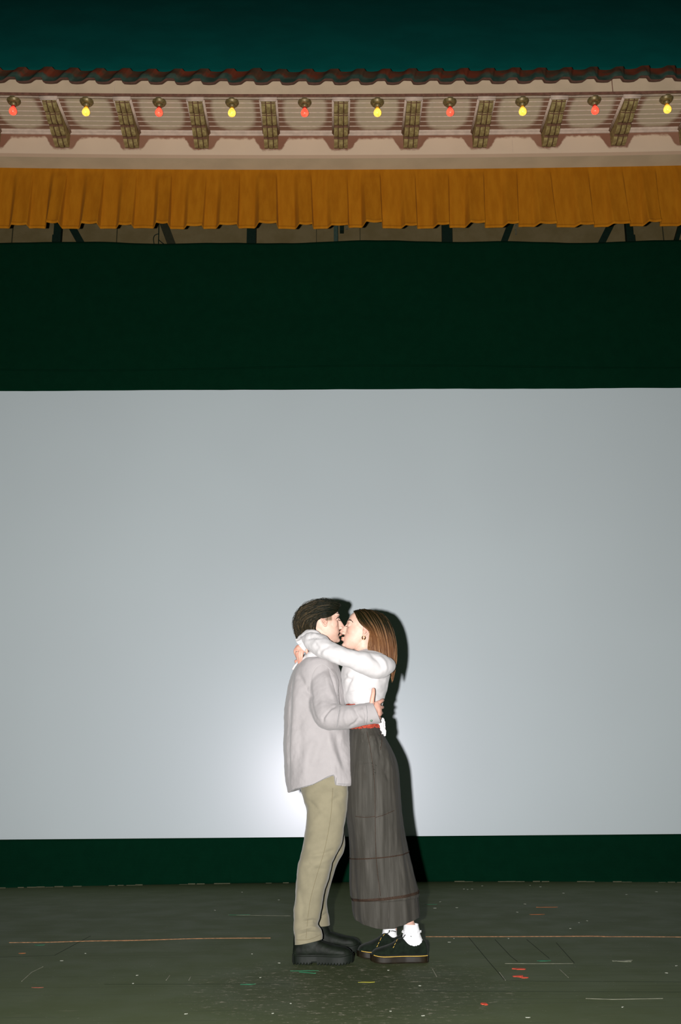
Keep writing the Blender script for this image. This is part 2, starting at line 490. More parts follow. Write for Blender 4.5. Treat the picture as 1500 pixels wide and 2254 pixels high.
strut('steel_post', (132, 485), (129, 533), 16, 9.7, M_STRUT, 'black upright post '+NB+', farthest left', 'post', [(116, 128, 520, 535), (117, 128, 478, 490)])
strut('diagonal_brace', (153, 490), (177, 533), 15, 9.91, M_STRUT, 'black diagonal brace '+NB+', just right of the leftmost post', 'brace')
strut('diagonal_brace', (358, 485), (376, 533), 17, 9.91, plain('rusty_dark_steel', (.025, .025, .012), .7, .2), 'dark rusty brace '+NB+', leaning beside a thin hanging cable', 'brace')
strut('steel_post', (554, 485), (553, 533), 20, 9.7, M_STRUT, 'black upright post '+NB+', third dark member from the grey post', 'post')
strut('steel_post', (742, 485), (743, 533), 9, 9.7, M_STRUTG, 'grey-green upright post '+NB+' at the middle of the gap', 'post')
strut('hanging_bracket', (753, 490), (753, 510), 9, 9.91, M_STRUT, 'short black bracket beside the grey-green post '+NB, 'bracket')
strut('steel_post', (960, 485), (956, 533), 22, 9.7, M_STRUT, 'thick black upright post '+NB+', right of the middle', 'post')
strut('diagonal_brace', (1128, 485), (1110, 533), 14, 9.91, M_STRUT, 'black diagonal brace '+NB+' with a small chain beside it', 'brace')
strut('diagonal_brace', (1350, 485), (1326, 533), 15, 9.91, M_STRUT, 'black diagonal brace '+NB+', just left of the footed post', 'brace')
strut('steel_post', (1373, 485), (1375, 533), 15, 9.7, M_STRUT, 'black upright post '+NB+' with a small foot at its right', 'post', [(1380, 1396, 520, 535)])
strut('diagonal_brace', (1500, 492), (1492, 520), 9, 9.91, M_STRUT, 'black brace '+NB+' at the right edge of the photo', 'brace')
cb = M(); cb.add(tube([(P(350, 470, 9.94), .006), (P(350, 500, 9.94), .006), (P(349, 540, 9.94), .006)], n=6, m=10))
cb.add(tube([(P(x, y, 9.94), .005) for x, y in ((348, 515), (341, 518), (338, 526), (340, 540))], n=6, m=14))
cb.add(tube([(P(x, y, 9.94), .005) for x, y in ((350, 528), (354, 532), (362, 538))], n=6, m=8))
tag(cb.build('hanging_cable', M_STRUT, org=P(350, 500, 9.68)), 'thin black cable with a small loop hanging beside the rusty brace', 'cable')
def chain(px, py, n, label):
    o = M()
    for k in range(n):
        c = P(px+random.uniform(-1, 1), py+k*4.6, 9.935); r = []
        for i in range(9):
            a = 2*math.pi*i/8; q = Vector((math.cos(a)*.011, 0, math.sin(a)*.016)) if k % 2 else Vector((math.cos(a)*.006, math.sin(a)*.008, math.sin(a)*.016))
            r.append((c+q, .0025))
        o.add(tube(r, n=5, caps=False))
    return tag(o.build('small_chain', plain('grey_chain_steel', (.12, .13, .1), .4, .5), org=P(px, py, 9.55)), label, 'chain')
chain(1136, 488, 7, 'small grey chain dangling by a diagonal brace right of centre')
chain(763, 486, 5, 'small grey chain dangling by the grey-green post at the centre')

# ---- tiled eave
eave = empty('tiled_eave', (0, Yf, ZS)); eave['_o'] = (0, Yf, ZS)
tag(eave, 'long beige plaster eave with russet roof tiles and board soffit over the stage', 'eave')
def prism(pts, x0=-XW, x1=XW, nseg=40):
    rs = []
    for i in range(nseg+1):
        x = x0+(x1-x0)*i/nseg; rs.append([Vector((x, y, z+sag(x))) for (y, z) in pts])
    return loft(rs, True, True)
ZFT = CAMH+.802*7.2
prism([(Yf, ZS), (Yf, ZFT), (Yf+.06, ZFT), (Yf+.06, ZS)]).build('fascia', M_BEIGE, eave, smooth=False)
# teal cove above the tiled eave
def cove(u, v):
    x = -XW+2*XW*u; a = v*1.0
    return (x, 7.50+2.1*a**1.15, ZFT+.10+sag(x)+3.1*a)
tv = grid(cove, 30, 12).build('wall_front', M_TEAL); tag(tv, kind='structure')
sd = tv.modifiers.new('s', 'SOLIDIFY'); sd.thickness = .06; sd.offset = 1

a = P(1349, 190, Yf-.004)
box(a.x-.003, a.x+.003, Yf-.003, Yf+.01, ZS+sag(a.x)+.01, ZFT+sag(a.x)-.01).build('panel_joint', M_BROWN, eave, smooth=False)
prism([(Yf-.004, ZS-.006), (Yf-.004, ZS+.010), (Yf+.012, ZS+.010), (Yf+.012, ZS-.006)]).build('lower_bead', M_BROWN, eave, smooth=False)
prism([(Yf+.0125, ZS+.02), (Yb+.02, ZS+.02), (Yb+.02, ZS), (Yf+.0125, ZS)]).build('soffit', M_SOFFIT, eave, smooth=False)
gl = M()
for k in range(8):
    y = 7.232+k*.0625
    gl.add(prism([(y, ZS-.0035), (y, ZS+.004), (y+.0055, ZS+.004), (y+.0055, ZS-.0035)]))
gl.build('board_seams', M_LINE, eave, smooth=False)
prism([(Yb-.045, ZS+.001), (Yb+.005, ZS+.001), (Yb+.005, ZS-.020), (Yb-.012, ZS-.020), (Yb-.018, ZS-.014), (Yb-.04, ZS-.007)]).build('crown_moulding', M_PINK, eave, smooth=False)
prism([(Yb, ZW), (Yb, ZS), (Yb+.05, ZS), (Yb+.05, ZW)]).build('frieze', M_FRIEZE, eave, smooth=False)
prism([(Yb+.0505, ZW), (Yb+.0505, ZW+.02), (7.99, ZW+.02), (7.99, ZW)]).build('lintel_underside', M_LINTEL, eave, smooth=False)
for px, y0, y1 in ((1129, 300, 340), (253, 165, 205), (543, 342, 358)):
    a = P(px, (y0+y1)/2, Yb-.004 if y0 > 250 else Yf-.004)
    if y0 == 342: continue
    Yq = Yb if y0 > 250 else Yf
    zt = (ZS-.06 if y0 > 250 else ZFT)+sag(a.x); zb = (ZW if y0 > 250 else ZS)+sag(a.x)
    box(a.x-.0012, a.x+.0012, Yq-.0015, Yq+.01, zb+.01, zt-.01).build('panel_joint', M_PINK, eave, smooth=False)
# S-profile tiles
TP = 55.7*8.75/F
XT = P(562, 180, 7.1).x
def smo(u): u = max(0, min(1, u)); return u*u*(3-2*u)
def tile_off(x):
    ph = ((x-XT)/TP) % 1.0
    if ph < .40: return .10*(1-math.sin(ph/.40*math.pi))
    if ph < .66: return .10+.90*smo((ph-.40)/.26)
    if ph < .90: return 1.0
    return 1.0-.90*smo((ph-.90)/.10)
zt0 = CAMH+.7935*7.14
def tile_surf(u, v):
    x = -XW+2*XW*u; k = tile_off(x); kk = tile_off(x-.05*v)
    L = .262*v
    z = zt0+.040*(k*(1-v)+kk*v*.22)+sag(x)+L*.80+.012*noise.noise(Vector((x*2.3, v*2, 1)))*v+.004*noise.noise(Vector((x*9, v*2, 1)))
    y = 7.135+L*.45-.028*kk*math.sin(min(1, v*1.5)*math.pi*.5)
    return (x, y, z)
nt = 1500
tl = M(); tl.add(grid(tile_surf, nt, 10), 0)
to = tl.build('tile_row', M_TILE, eave)
at_ = to.data.attributes.new('up', 'FLOAT', 'POINT')
for i_, d_ in enumerate(at_.data): d_.value = (i_//(nt+1))/10
def lipf(u, v):
    p = tile_surf(u, 0); return (p[0], p[1]-.002*(v < .5)+.055*max(0, v-.5)*2, p[2]+.007-.013*min(1, 2*v)+.03*max(0, v-.5)*2)
grid(lipf, nt, 4).build('tile_lip', M_TILE_EDGE, eave)

# ---- brackets (corbels)
def make_bracket():
    r = empty('eave_bracket')
    hw = .060; Lb = Yb-(Yf+.045)     # local: y 0 at front, Lb at wall; z 0 at soffit
    def under(v):                    # height of the underside along the corbel
        return -.022-.128*v
    def top(u, v):
        x = (-hw+2*hw*u); q = v*4; fr = q-math.floor(q) if v < 1 else 1
        pil = .017*math.sin(math.pi*min(max(fr, 0), 1))**.6
        cu = abs(u-.5)
        col = 0.0
        if .17 < cu < .205: col = -.010
        elif cu <= .17: col = .003
        if fr < .05 or fr > .95: pil = 0
        return (x, Lb*v, under(v)-pil-col*1.0)
    g = grid(top, 44, 80)
    g.f = [tuple(reversed(f)) for f in g.f]
    body = g.build('carved_underside', M_CORBEL, r)
    sides = M()
    for sx in (-hw, hw):
        def sd_(u, v, sx=sx):
            y = Lb*u; z = top(0 if sx < 0 else 1, u)[2]; return (sx, y, z*(1-v)+.0*v)
        sides.add(grid(sd_, 80, 2))
    sides.add(box(-hw, hw, 0, .004, -.024, 0)); sides.add(box(-hw, hw, Lb-.004, Lb, -.15, 0))
    sides.build('cheek', M_CORBEL, r)
    gr = M()
    def strip(f, n):
        gr.add(grid(lambda u, v: (lambda p: (p[0], p[1], p[2]-.0012))(f(u, v)), 6 if n[0] else n[1], n[1] if n[0] else 6))
    for k in (0, 1, 2, 3, 4):
        gr.add(grid(lambda u, v: (lambda q: (q[0], q[1], q[2]-.0015))(top(u, min(1, max(0, k/4+(v-.5)*.055)))), 44, 6))
    for cu in (-.19, .19):
        gr.add(grid(lambda u, v: (lambda q: (q[0], q[1], q[2]-.0015))(top(.5+cu+(u-.5)*.075, v)), 6, 80))
    gr.f = [tuple(reversed(f)) for f in gr.f]
    gr.build('groove', M_CORBEL_D, r, smooth=False)
    fr = M()
    for sx in (-1, 1):
        x0, x1 = sorted((sx*(hw+.001), sx*(hw+.018))); fr.add(box(x0, x1, -.015, Lb-.02, -.018, 0, .003))
        x0, x1 = sorted((sx*(hw+.001), sx*(hw+.009))); fr.add(box(x0, x1, -.008, Lb-.02, -.03, -.014, .002))
    fr.add(box(-hw-.018, hw+.018, -.03, -.001, -.018, 0, .003)); fr.add(box(-hw-.01, hw+.01, -.018, -.001, -.03, -.014, .002))
    fr.build('moulding', M_PINK, r)
    return r
def copy_tree(o, parent=None):
    c = o.copy(); COL.objects.link(c); c.parent = parent
    for ch in list(o.children): copy_tree(ch, c)
    return c
ORD = ['first', 'second', 'third', 'fourth', 'fifth', 'sixth', 'seventh', 'eighth', 'ninth', 'tenth', 'eleventh']
pb = make_bracket(); used = False
for k in range(-5, 6):
    o = pb if not used else copy_tree(pb); used = True
    x = XB+k*S_BAY; o.location = (x, Yf+.045, ZS+sag(x)+.0005)
    lab = 'olive carved eave bracket, %s from the left' % ORD[k+5]
    if k == -5: lab = 'olive carved eave bracket cut by the left edge of the photo'
    if k == 5: lab = 'olive carved eave bracket cut by the right edge of the photo'
    if k == 0: lab = 'olive carved eave bracket at the exact middle of the row'
    tag(o, lab, 'bracket', 'carved brackets under the tiled eave')

# ---- coloured bulbs
M_CAN = plain('tarnished_brass', (.20, .145, .055), .45, .5, .35, var=.3, nsc=40)
def mat_bulb(name, rim, core, st):
    t = NT(name)
    g = t.noise(28, 3)
    lw = t.t.nodes.new('ShaderNodeLayerWeight'); lw.inputs[0].default_value = .45
    c = t.mix(t.ramp(g, .3, .75), core, rim)
    t.set(t.b.inputs['Emission Color'], c); t.b.inputs['Emission Strength'].default_value = st
    return t.fin(c, .25, .5)
M_RED = mat_bulb('red_lit_bulb_glass', (1.0, .045, .03), (1.0, .14, .07), .95)
M_YEL = mat_bulb('yellow_lit_bulb_glass', (.95, .42, .02), (1.0, .72, .12), 1.05)
M_NECK = {'r': plain('red_bulb_neck', (.6, .02, .015), .3, .5), 'y': plain('yellow_bulb_neck', (.75, .3, .02), .3, .5)}
def lathe(prof, n=28):
    rs = [[Vector((r*math.cos(2*math.pi*i/n), r*math.sin(2*math.pi*i/n), z)) for i in range(n)] for (r, z) in prof]
    return loft(rs, True, True)
def make_bulb(kind):
    r = empty('light_fixture')
    lathe([(.057, 0), (.059, -.008), (.055, -.014), (.052, -.016), (.050, -.024), (.042, -.030), (.030, -.033)]).build('canopy', M_CAN, r)
    s = lathe([(.028, -.030), (.027, -.046), (.022, -.050), (.021, -.056)]).build('socket', M_CAN, r)
    ball((.026, -.03, -.030), (.005, .005, .004), 8, 6).build('screw', M_CAN, r)
    b = lathe([(.014, -.050), (.0145, -.062), (.019, -.074), (.028, -.088), (.0335, -.104), (.0335, -.116), (.029, -.128), (.019, -.137), (.006, -.141)])
    b.build('bulb', M_RED if kind == 'r' else M_YEL, r)
    lathe([(.0150, -.050), (.0155, -.062), (.0185, -.0715)]).build('bulb_neck', M_NECK[kind], r)
    return r
kinds = {}
cnt = {'r': 0, 'y': 0}
for k in range(-5, 5):
    kd = 'r' if k % 2 else 'y'
    if kd not in kinds: o = kinds[kd] = make_bulb(kd)
    else: o = copy_tree(kinds[kd])
    x = XB+(k+.5)*S_BAY; o.location = (x, 7.285, ZS+sag(x)); o.rotation_euler.z = random.uniform(0, 6)
    nm = 'red' if kd == 'r' else 'yellow'; i = cnt[kd]; cnt[kd] += 1
    lab = '%s light bulb in a brass fixture under the eave, %s %s one from the left' % (nm, ORD[i], nm)
    tag(o, lab, 'light bulb', '%s bulbs along the eave' % nm)

# ---- gold pleated valance
ZV1 = ZW+.03; ZV0 = CAMH+7.92*math.tan(math.radians(31.12))
PP = 76.4*8.98/F
XV = P(72, 430, 7.9).x
random.seed(11)
pj_ = [random.uniform(-.12, .12) for _ in range(60)]; am_ = [random.uniform(.55, 1.25) for _ in range(60)]; sk_ = [random.uniform(-.1, .12) for _ in range(60)]; wd_ = [random.uniform(-.1, .1) for _ in range(60)]
def pleat(x, t):
    q = (x-XV)/PP+20; i = int(math.floor(q)); 
    # jittered pleat boundaries
    def edge(j): return j+pj_[j % 60]*.6+sk_[j % 60]*.6*t
    while edge(i) > q: i -= 1
    while edge(i+1) <= q: i += 1
    ph = (q-edge(i))/(edge(i+1)-edge(i)); a = am_[i % 60]; s0 = .42+wd_[i % 60]
    if ph < s0: k = .04*math.sin(ph/s0*math.pi)
    elif ph < s0+.16: u = (ph-s0)/.16; k = u*u*(3-2*u)
    elif ph < .965: k = 1-.15*math.sin((ph-s0-.16)/(.8-s0)*math.pi)
    else: k = 1-(ph-.965)/.035
    return k*a
def val(u, v):
    x = -XW+2*XW*u; t = max(0, (v-.09)/.91)
    k = pleat(x, t)
    d = .012*k*min(1, t*8)+.075*k*t**1.3
    z = ZV1+(ZV0-ZV1)*v+sag(x)*(1-v*.6)+v*.012*noise.noise(Vector((x*2, 0, 0)))
    return (x, 7.94-d, z)
vg = grid(val, 2600, 26)
# per-pleat shade step of the nap is left to the light; hem roll follows the lower edge
vo = vg.build('stage_valance', M_VAL)
vo['_o'] = (0, 0, 0)
tag(vo, 'gold pleated fabric valance hanging below the beige eave', 'valance')
sd = vo.modifiers.new('s', 'SOLIDIFY'); sd.thickness = .004; sd.offset = 1
def hemf(u, v):
    p = Vector(val(u, 1.0)); a = v*math.pi*1.1
    return (p.x, p.y-.006*math.sin(a)-.002, p.z+.030*(1-v)-.004*math.sin(a))
grid(hemf, 2600, 5).build('hem', M_VAL, vo)

# ================================================================ the couple
def mat_skin():
    t = NT('fair_skin')
    a = t.t.nodes.new('ShaderNodeAttribute'); a.attribute_name = 'flush'
    b = t.t.nodes.new('ShaderNodeAttribute'); b.attribute_name = 'stubble'
    n = t.ramp(t.noise(60, 3), .3, .7)
    base = t.mix(n, (.60, .385, .30), (.64, .42, .335))
    c = t.mix(a.outputs['Fac'], base, (.50, .13, .08))
    c = t.mix(b.outputs['Fac'], c, (.17, .11, .07))
    t.bump(t.noise(400, 2), .1, .0006)
    t.b.inputs['Subsurface Weight'].default_value = .08; t.b.inputs['Subsurface Radius'].default_value = (.012, .005, .003); t.b.inputs['Subsurface Scale'].default_value = .5
    return t.fin(c, .5, .35)
M_SKIN = mat_skin()
def mat_hair(name, root, tip, streak, rough=.42):
    t = NT(name)
    a = t.t.nodes.new('ShaderNodeAttribute'); a.attribute_name = 'along'
    r = t.t.nodes.new('ShaderNodeAttribute'); r.attribute_name = 'tone'
    c = t.mix(t.ramp(a.outputs['Fac'], .30, .66), root, tip)
    c = t.mix(t.m('MULTIPLY', t.ramp(r.outputs['Fac'], .40, 1.0), t.ramp(a.outputs['Fac'], .2, .6, .15, .8)), c, streak)
    return t.fin(c, rough, .18)
M_HAIRM = mat_hair('dark_brown_hair', (.003, .005, .002), (.010, .009, .004), (.10, .065, .030), .6)
M_HAIRW = mat_hair('brown_bob_hair', (.008, .007, .002), (.105, .040, .012), (.36, .19, .085), .45)
M_BROW = plain('brow_hair', (.03, .016, .01), .7, .2)
M_JACKET = cloth('pale_grey_lilac_twill', (.325, .303, .304), .9, var=.035, thread=900, bumps=.12)
M_SEAM = cloth('jacket_topstitching', (.20, .20, .20), .9)
M_SEAML = cloth('light_topstitching', (.40, .38, .375), .9)
M_KHAKI = cloth('washed_khaki_cotton', (.20, .178, .118), .92, var=.09, thread=700, bumps=.14)
M_KSEAM = cloth('khaki_seam', (.16, .135, .08), .9)
M_TEE = cloth('white_cotton', (.80, .80, .79), .9, var=.02, thread=900, bumps=.1)
M_GAUZE = cloth('white_gauze', (.55, .53, .53), .85, var=.04, thread=1100, bumps=.1)
M_BOOT = plain('black_boot_leather', (.004, .0065, .0035), .62, .2, var=.4, nsc=25, bump=.2)
M_RUB = plain('black_rubber_sole', (.004, .0065, .004), .6, .22)
M_SUEDE = plain('black_suede', (.006, .010, .006), .95, .1, var=.3, nsc=40, bump=.4, Sheen_Weight=.05)
M_WSOLE = plain('dark_translucent_brown_sole', (.010, .007, .003), .5, .2, var=.3)
M_STITCH = plain('yellow_welt_stitching', (.75, .48, .09), .7, .3)
M_LACE = plain('black_lace', (.008, .012, .008), .8, .2)
M_SOCK = cloth('white_sock_cotton', (.80, .80, .82), .9, var=.03, thread=500, bumps=.6)
M_RED = plain('coral_red_lace', (.34, .05, .028), .8, .2, var=.35, nsc=160)
M_GOLD = plain('polished_gold', (.85, .50, .16), .2, .5, 1.0)
M_DARK = plain('black_eyelash', (.02, .012, .008), .8, .1)
M_BTN = plain('green_grey_button', (.06, .13, .08), .4, .5)

def mat_skirt():
    t = NT('washed_charcoal_satin'); x, y, z = t.xyz()
    st = t.noise(26, 4, .6, t.mapping((1.6, 1.6, .10)))
    c = t.mix(t.ramp(st, .38, .68), (.040, .037, .031), (.060, .056, .048))
    c = t.mix(t.ramp(t.noise(70, 2, .5, t.mapping((1.2, 1.2, .05))), .64, .74, 0, .35), c, (.11, .098, .088))
    c = t.mix(t.ramp(t.noise(4, 4, .6), .5, .75, 0, .5), c, (.030, .024, .016))
    t.bump(t.noise(60, 3, .6, t.mapping((1, 1, .08))), .5, .004)
    return t.fin(c, .7, .12, Sheen_Weight=.03)
M_SKT = mat_skirt()
M_BAND = plain('brown_lace_trim', (.034, .020, .013), .85, .2, var=.35, nsc=220, bump=.4)

# ---------------------------------------------------------------- heads
def head_parts(ex=-.005, female=False):
    """a head facing +X, centre of the skull near the ears, metres"""
    o = M()
    o.add(ball((-.014, 0, .034), (.092, .074, .080), 32, 20))
    wk = .94 if female else 1.0
    rows = [(.088, .060, -.06, .050), (.070, .073, -.07, .060), (.045, .080, -.08, .066), (.026, .0835, -.08, .069), (.008, .0770, -.08, .069),
            (-.012, .0775, -.075, .067), (-.034, .0790, -.065, .0635), (-.052, .0800, -.055, .059), (-.068, .0810, -.045, .054), (-.084, .0775, -.03, .047),
            (-.098, .0770, -.012, .037), (-.109, .0710, .004, .027), (-.116, .060, .020, .016)]
    rs = []
    for z, xf, xb, w_ in catmull(rows, 40):
        c = (xf+xb)/2; rx = (xf-xb)/2; rr = []
        for i in range(40):
            a, b = sell(2*math.pi*i/40, 2.35); rr.append(Vector((c+rx*a, w_*wk*b, z)))
        rs.append(rr)
    rs.reverse()
    o.add(loft(rs, True, True))
    # nose
    nz = [(.030, .084, .009), (.018, .0835, .0085), (.004, .0905, .0085), (-.010, .0985, .0095), (-.024, .1065, .0115), (-.034, .1105, .0130), (-.041, .1070, .0145), (-.047, .0960, .0120)]
    if female: nz = [(.030, .084, .008), (.018, .0835, .0075), (.004, .0905, .0075), (-.010, .0985, .0085), (-.024, .1075, .0105), (-.033, .1115, .0115), (-.040, .1075, .0130), (-.046, .0965, .0110)]
    rs = []
    for z, xf, w_ in catmull(nz, 24):
        b = .060; rs.append([Vector((b+(xf-b)*max(0, math.cos(math.pi*(i/14-.5)))**.75, w_*(1+.5*(1-math.cos(math.pi*(i/14-.5))))*math.sin(math.pi*(i/14-.5)), z)) for i in range(15)])
    rs.reverse(); o.add(loft(rs, True, True))
    for sy in (-1, 1):
        o.add(ball((.090, sy*.0125, -.040), (.0105, .0065, .0075), 14, 8))       # nostril wing
        o.add(ball((.0700, sy*.030, .027), (.0155, .024, .0075), 14, 8))         # brow ridge
        o.add(ball((.0655, sy*.032, .006), (.0140, .0155, .0125), 16, 10))       # closed lid
        o.add(ball((.036, sy*.040, -.018), (.036, .0215 if not female else .0185, .036), 24, 16))          # cheek
        # ear: bowl, rim, lobe
        e = Vector((ex, sy*.0725, -.004))
        o.add(ball(e+Vector((.004, -sy*.003, -.002)), (.012, .006, .024), 14, 10))
        EK = 1.0
        rim = [(.013, 0, .010), (.012, .004, .022), (.003, .009, .031), (-.010, .013, .028), (-.017, .015, .014), (-.0165, .014, -.002), (-.010, .010, -.016), (-.002, .006, -.027), (.005, .003, -.031), (.009, .001, -.022)]
        o.add(tube([(e+Vector((a, sy*b, c)), .0038 if i < 7 else .0055) for i, (a, b, c) in enumerate(rim)], n=8, m=36))
        o.add(tube([(e+Vector((a, sy*b, c)), .0030) for a, b, c in ((.004, .004, .018), (-.006, .009, .015), (-.008, .010, .002), (-.003, .007, -.009), (.004, .004, -.013))], n=8, m=20))
        o.add(ball(e+Vector((.012, sy*.003, -.006)), (.004, .004, .006), 10, 6))
    # lips, slightly pursed, and chin
    o.add(ball((.0815, 0, -.0645), (.0140, .0190, .0062), 16, 10)); o.add(ball((.0805, 0, -.0755), (.0135, .0165, .0068), 16, 10))
    o.add(ball((.0650, 0, -.102), (.0175, .0200, .0140), 16, 10))
    return o

def frame(origin, facing=0.0, tilt=0.0, lean=0.0, sc=1.0):
    """facing about Z (0 = +X), tilt = chin up, lean about the facing axis"""
    m = Matrix.Translation(origin) @ Matrix.Rotation(facing, 4, 'Z') @ Matrix.Rotation(-tilt, 4, 'Y') @ Matrix.Rotation(lean, 4, 'X') @ Matrix.Scale(sc, 4)
    return m

def V(px, py, Y, *r): return (P(px, py, Y),)+tuple(r)
def finger(pts, r0, r1):
    n = len(pts); return tube([(P(*p), r0+(r1-r0)*i/(n-1)) for i, p in enumerate(pts)], n=12, m=4*n)

# ---------------------------------------------------------------- the man
MO = P(712, 2110, 5.5); MO.z = 0
HM = frame(P(713.0, 1368.5, 5.51), facing=math.radians(3), tilt=math.radians(3), sc=1.045)
def body_man():
    o = M()
    o.add(head_parts(ex=-.000).xf(HM))
    # neck, torso
    o.add(tube([(HM @ Vector((-.02, 0, -.03)), .058, .060), (HM @ Vector((-.024, 0, -.085)), .056, .060), V(706, 1440, 5.51, .060, .064), V(702, 1465, 5.52, .10, .075), V(698, 1500, 5.52, .155, .085), V(700, 1560, 5.52, .145, .095), V(705, 1640, 5.52, .125, .09), V(712, 1740, 5.50, .14, .09)], n=28, m=40, up=(0, 1, 0)))
    # arms
    o.add(tube([V(706, 1485, 5.36, .050), V(712, 1530, 5.33, .046), V(722, 1574, 5.29, .038), V(760, 1578, 5.24, .036), V(800, 1572, 5.225, .029), V(822, 1566, 5.222, .026, .030)], n=16, m=40))
    o.add(tube([V(706, 1485, 5.68, .050), V(718, 1530, 5.72, .046), V(735, 1570, 5.74, .038), V(775, 1560, 5.72, .034), V(815, 1545, 5.66, .027), V(832, 1540, 5.62, .024)], n=16, m=40))
    # legs, feet inside the boots
    for (hp, kn, an, ty) in (((717, 1765, 5.41), (700, 1890, 5.38), (682, 2068, 5.37), 5.35), ((722, 1765, 5.60), (728, 1880, 5.62), (698, 2040, 5.66), 5.65)):
        o.add(tube([V(*hp, .080), V((hp[0]+kn[0])/2, (hp[1]+kn[1])/2, (hp[2]+kn[2])/2, .070), V(*kn, .050), V((kn[0]+an[0])/2-(2 if kn[0] < 720 else 14), (kn[1]+an[1])/2, (kn[2]+an[2])/2, .036), V(*an, .030)], n=16, m=30))
        a = P(*an); o.add(tube([(Vector((a.x-.02, ty, .075)), .028), (Vector((a.x+.07, ty-.005, .055)), .030), (Vector((a.x+.15, ty-.01, .04)), .020, .026)], n=12, m=12))
    # near hand: palm, thumb up, four fingers curling round her back
    o.add(tube([V(820, 1565, 5.222, .020, .026), V(826, 1561, 5.222, .017, .034), V(832, 1560, 5.228, .015, .040), V(836, 1560, 5.240, .012, .040)], n=16, m=14, up=(0, 1, 0)))
    o.add(finger([(818, 1560, 5.218), (819, 1548, 5.208), (820, 1538, 5.203), (822, 1527, 5.205), (822.5, 1518, 5.212)], .0145, .0098))
    for i, f in enumerate(([(828, 1549, 5.232), (835, 1546, 5.240), (841, 1542.5, 5.262), (843, 1541, 5.295), (840, 1542, 5.320)],
              [(830, 1558, 5.230), (837, 1558, 5.240), (841.5, 1557, 5.268), (842.5, 1557, 5.305), (839, 1558, 5.335)],
              [(830, 1566, 5.230), (836, 1568, 5.240), (839.5, 1569, 5.268), (840.5, 1570, 5.302), (837, 1571, 5.330)],
              [(828, 1573, 5.230), (833, 1577, 5.240), (836.0, 1580, 5.262), (836.5, 1582, 5.290), (834, 1583, 5.310)])):
        o.add(finger(f, .0112-.0006*i, .0085-.0004*i))
    # far hand on the far side of her back
    o.add(tube([V(830, 1541, 5.63, .018, .026), V(834, 1538, 5.61, .014, .036), V(838, 1537, 5.595, .012, .034)], n=14, m=10, up=(0, 1, 0)))
    for i in range(4):
        y = 1527+i*7; o.add(finger([(832, y, 5.59), (838, y+1, 5.575), (842-i, y+1, 5.545), (842-i, y+1, 5.52)], .0095, .0075))
    o.add(finger([(830, 1530, 5.61), (834, 1520, 5.60), (838, 1513, 5.585)], .011, .008))
    return remesh(o, .0024, 4, .5)

def paint(ob, name, fn):
    a = ob.data.attributes.new(name, 'FLOAT', 'POINT'); o_ = ob.location
    a.data.foreach_set('value', [fn(v.co+o_) for v in ob.data.vertices])
def gau(p, c, r): return math.exp(-((p-c).length/r)**2)
def sst(x, a, b):
    t = max(0, min(1, (x-a)/(b-a))); return t*t*(3-2*t)

bm_ = body_man()
man = bm_.build('person', M_SKIN, org=MO); man['_o'] = tuple(MO)
tag(man, 'dark-haired person in a pale grey overshirt and khaki trousers kissing and embracing', 'person')
HMI = HM.inverted()
def flush_m(p):
    q = HMI @ p; f = 0
    if q.length < .2:
        f = .85*math.exp(-((q-Vector((.088, 0, -.070))).length/.016)**2)+.30*math.exp(-((Vector((q.x+.002, abs(q.y)-.08, q.z+.004))).length/.022)**2)+.18*gau(q, Vector((.105, 0, -.03)), .018)
        if q.y < 0 or True: f += .10*math.exp(-((Vector((q.x-.05, abs(q.y)-.06, q.z+.02))).length/.03)**2)
    elif p.y < 5.4 and p.z < CAMH+.7 and PJ(p)[0] > 808: f = .30+.15*noise.noise(p*60)
    return max(0, min(1, f))
def stub_m(p):
    q = HMI @ p
    if q.length > .2: return 0
    a = sst(q.x, -.01, .012)*(1-sst(q.x, .036, .046))*sst(q.z, -.012, .002)*1.1*sst(abs(q.y), .03, .05)
    b = .30*sst(-q.z, .050, .085)*sst(q.x, -.0, .05)
    return min(1, max(a, b))
paint(man, 'flush', flush_m); paint(man, 'stubble', stub_m)

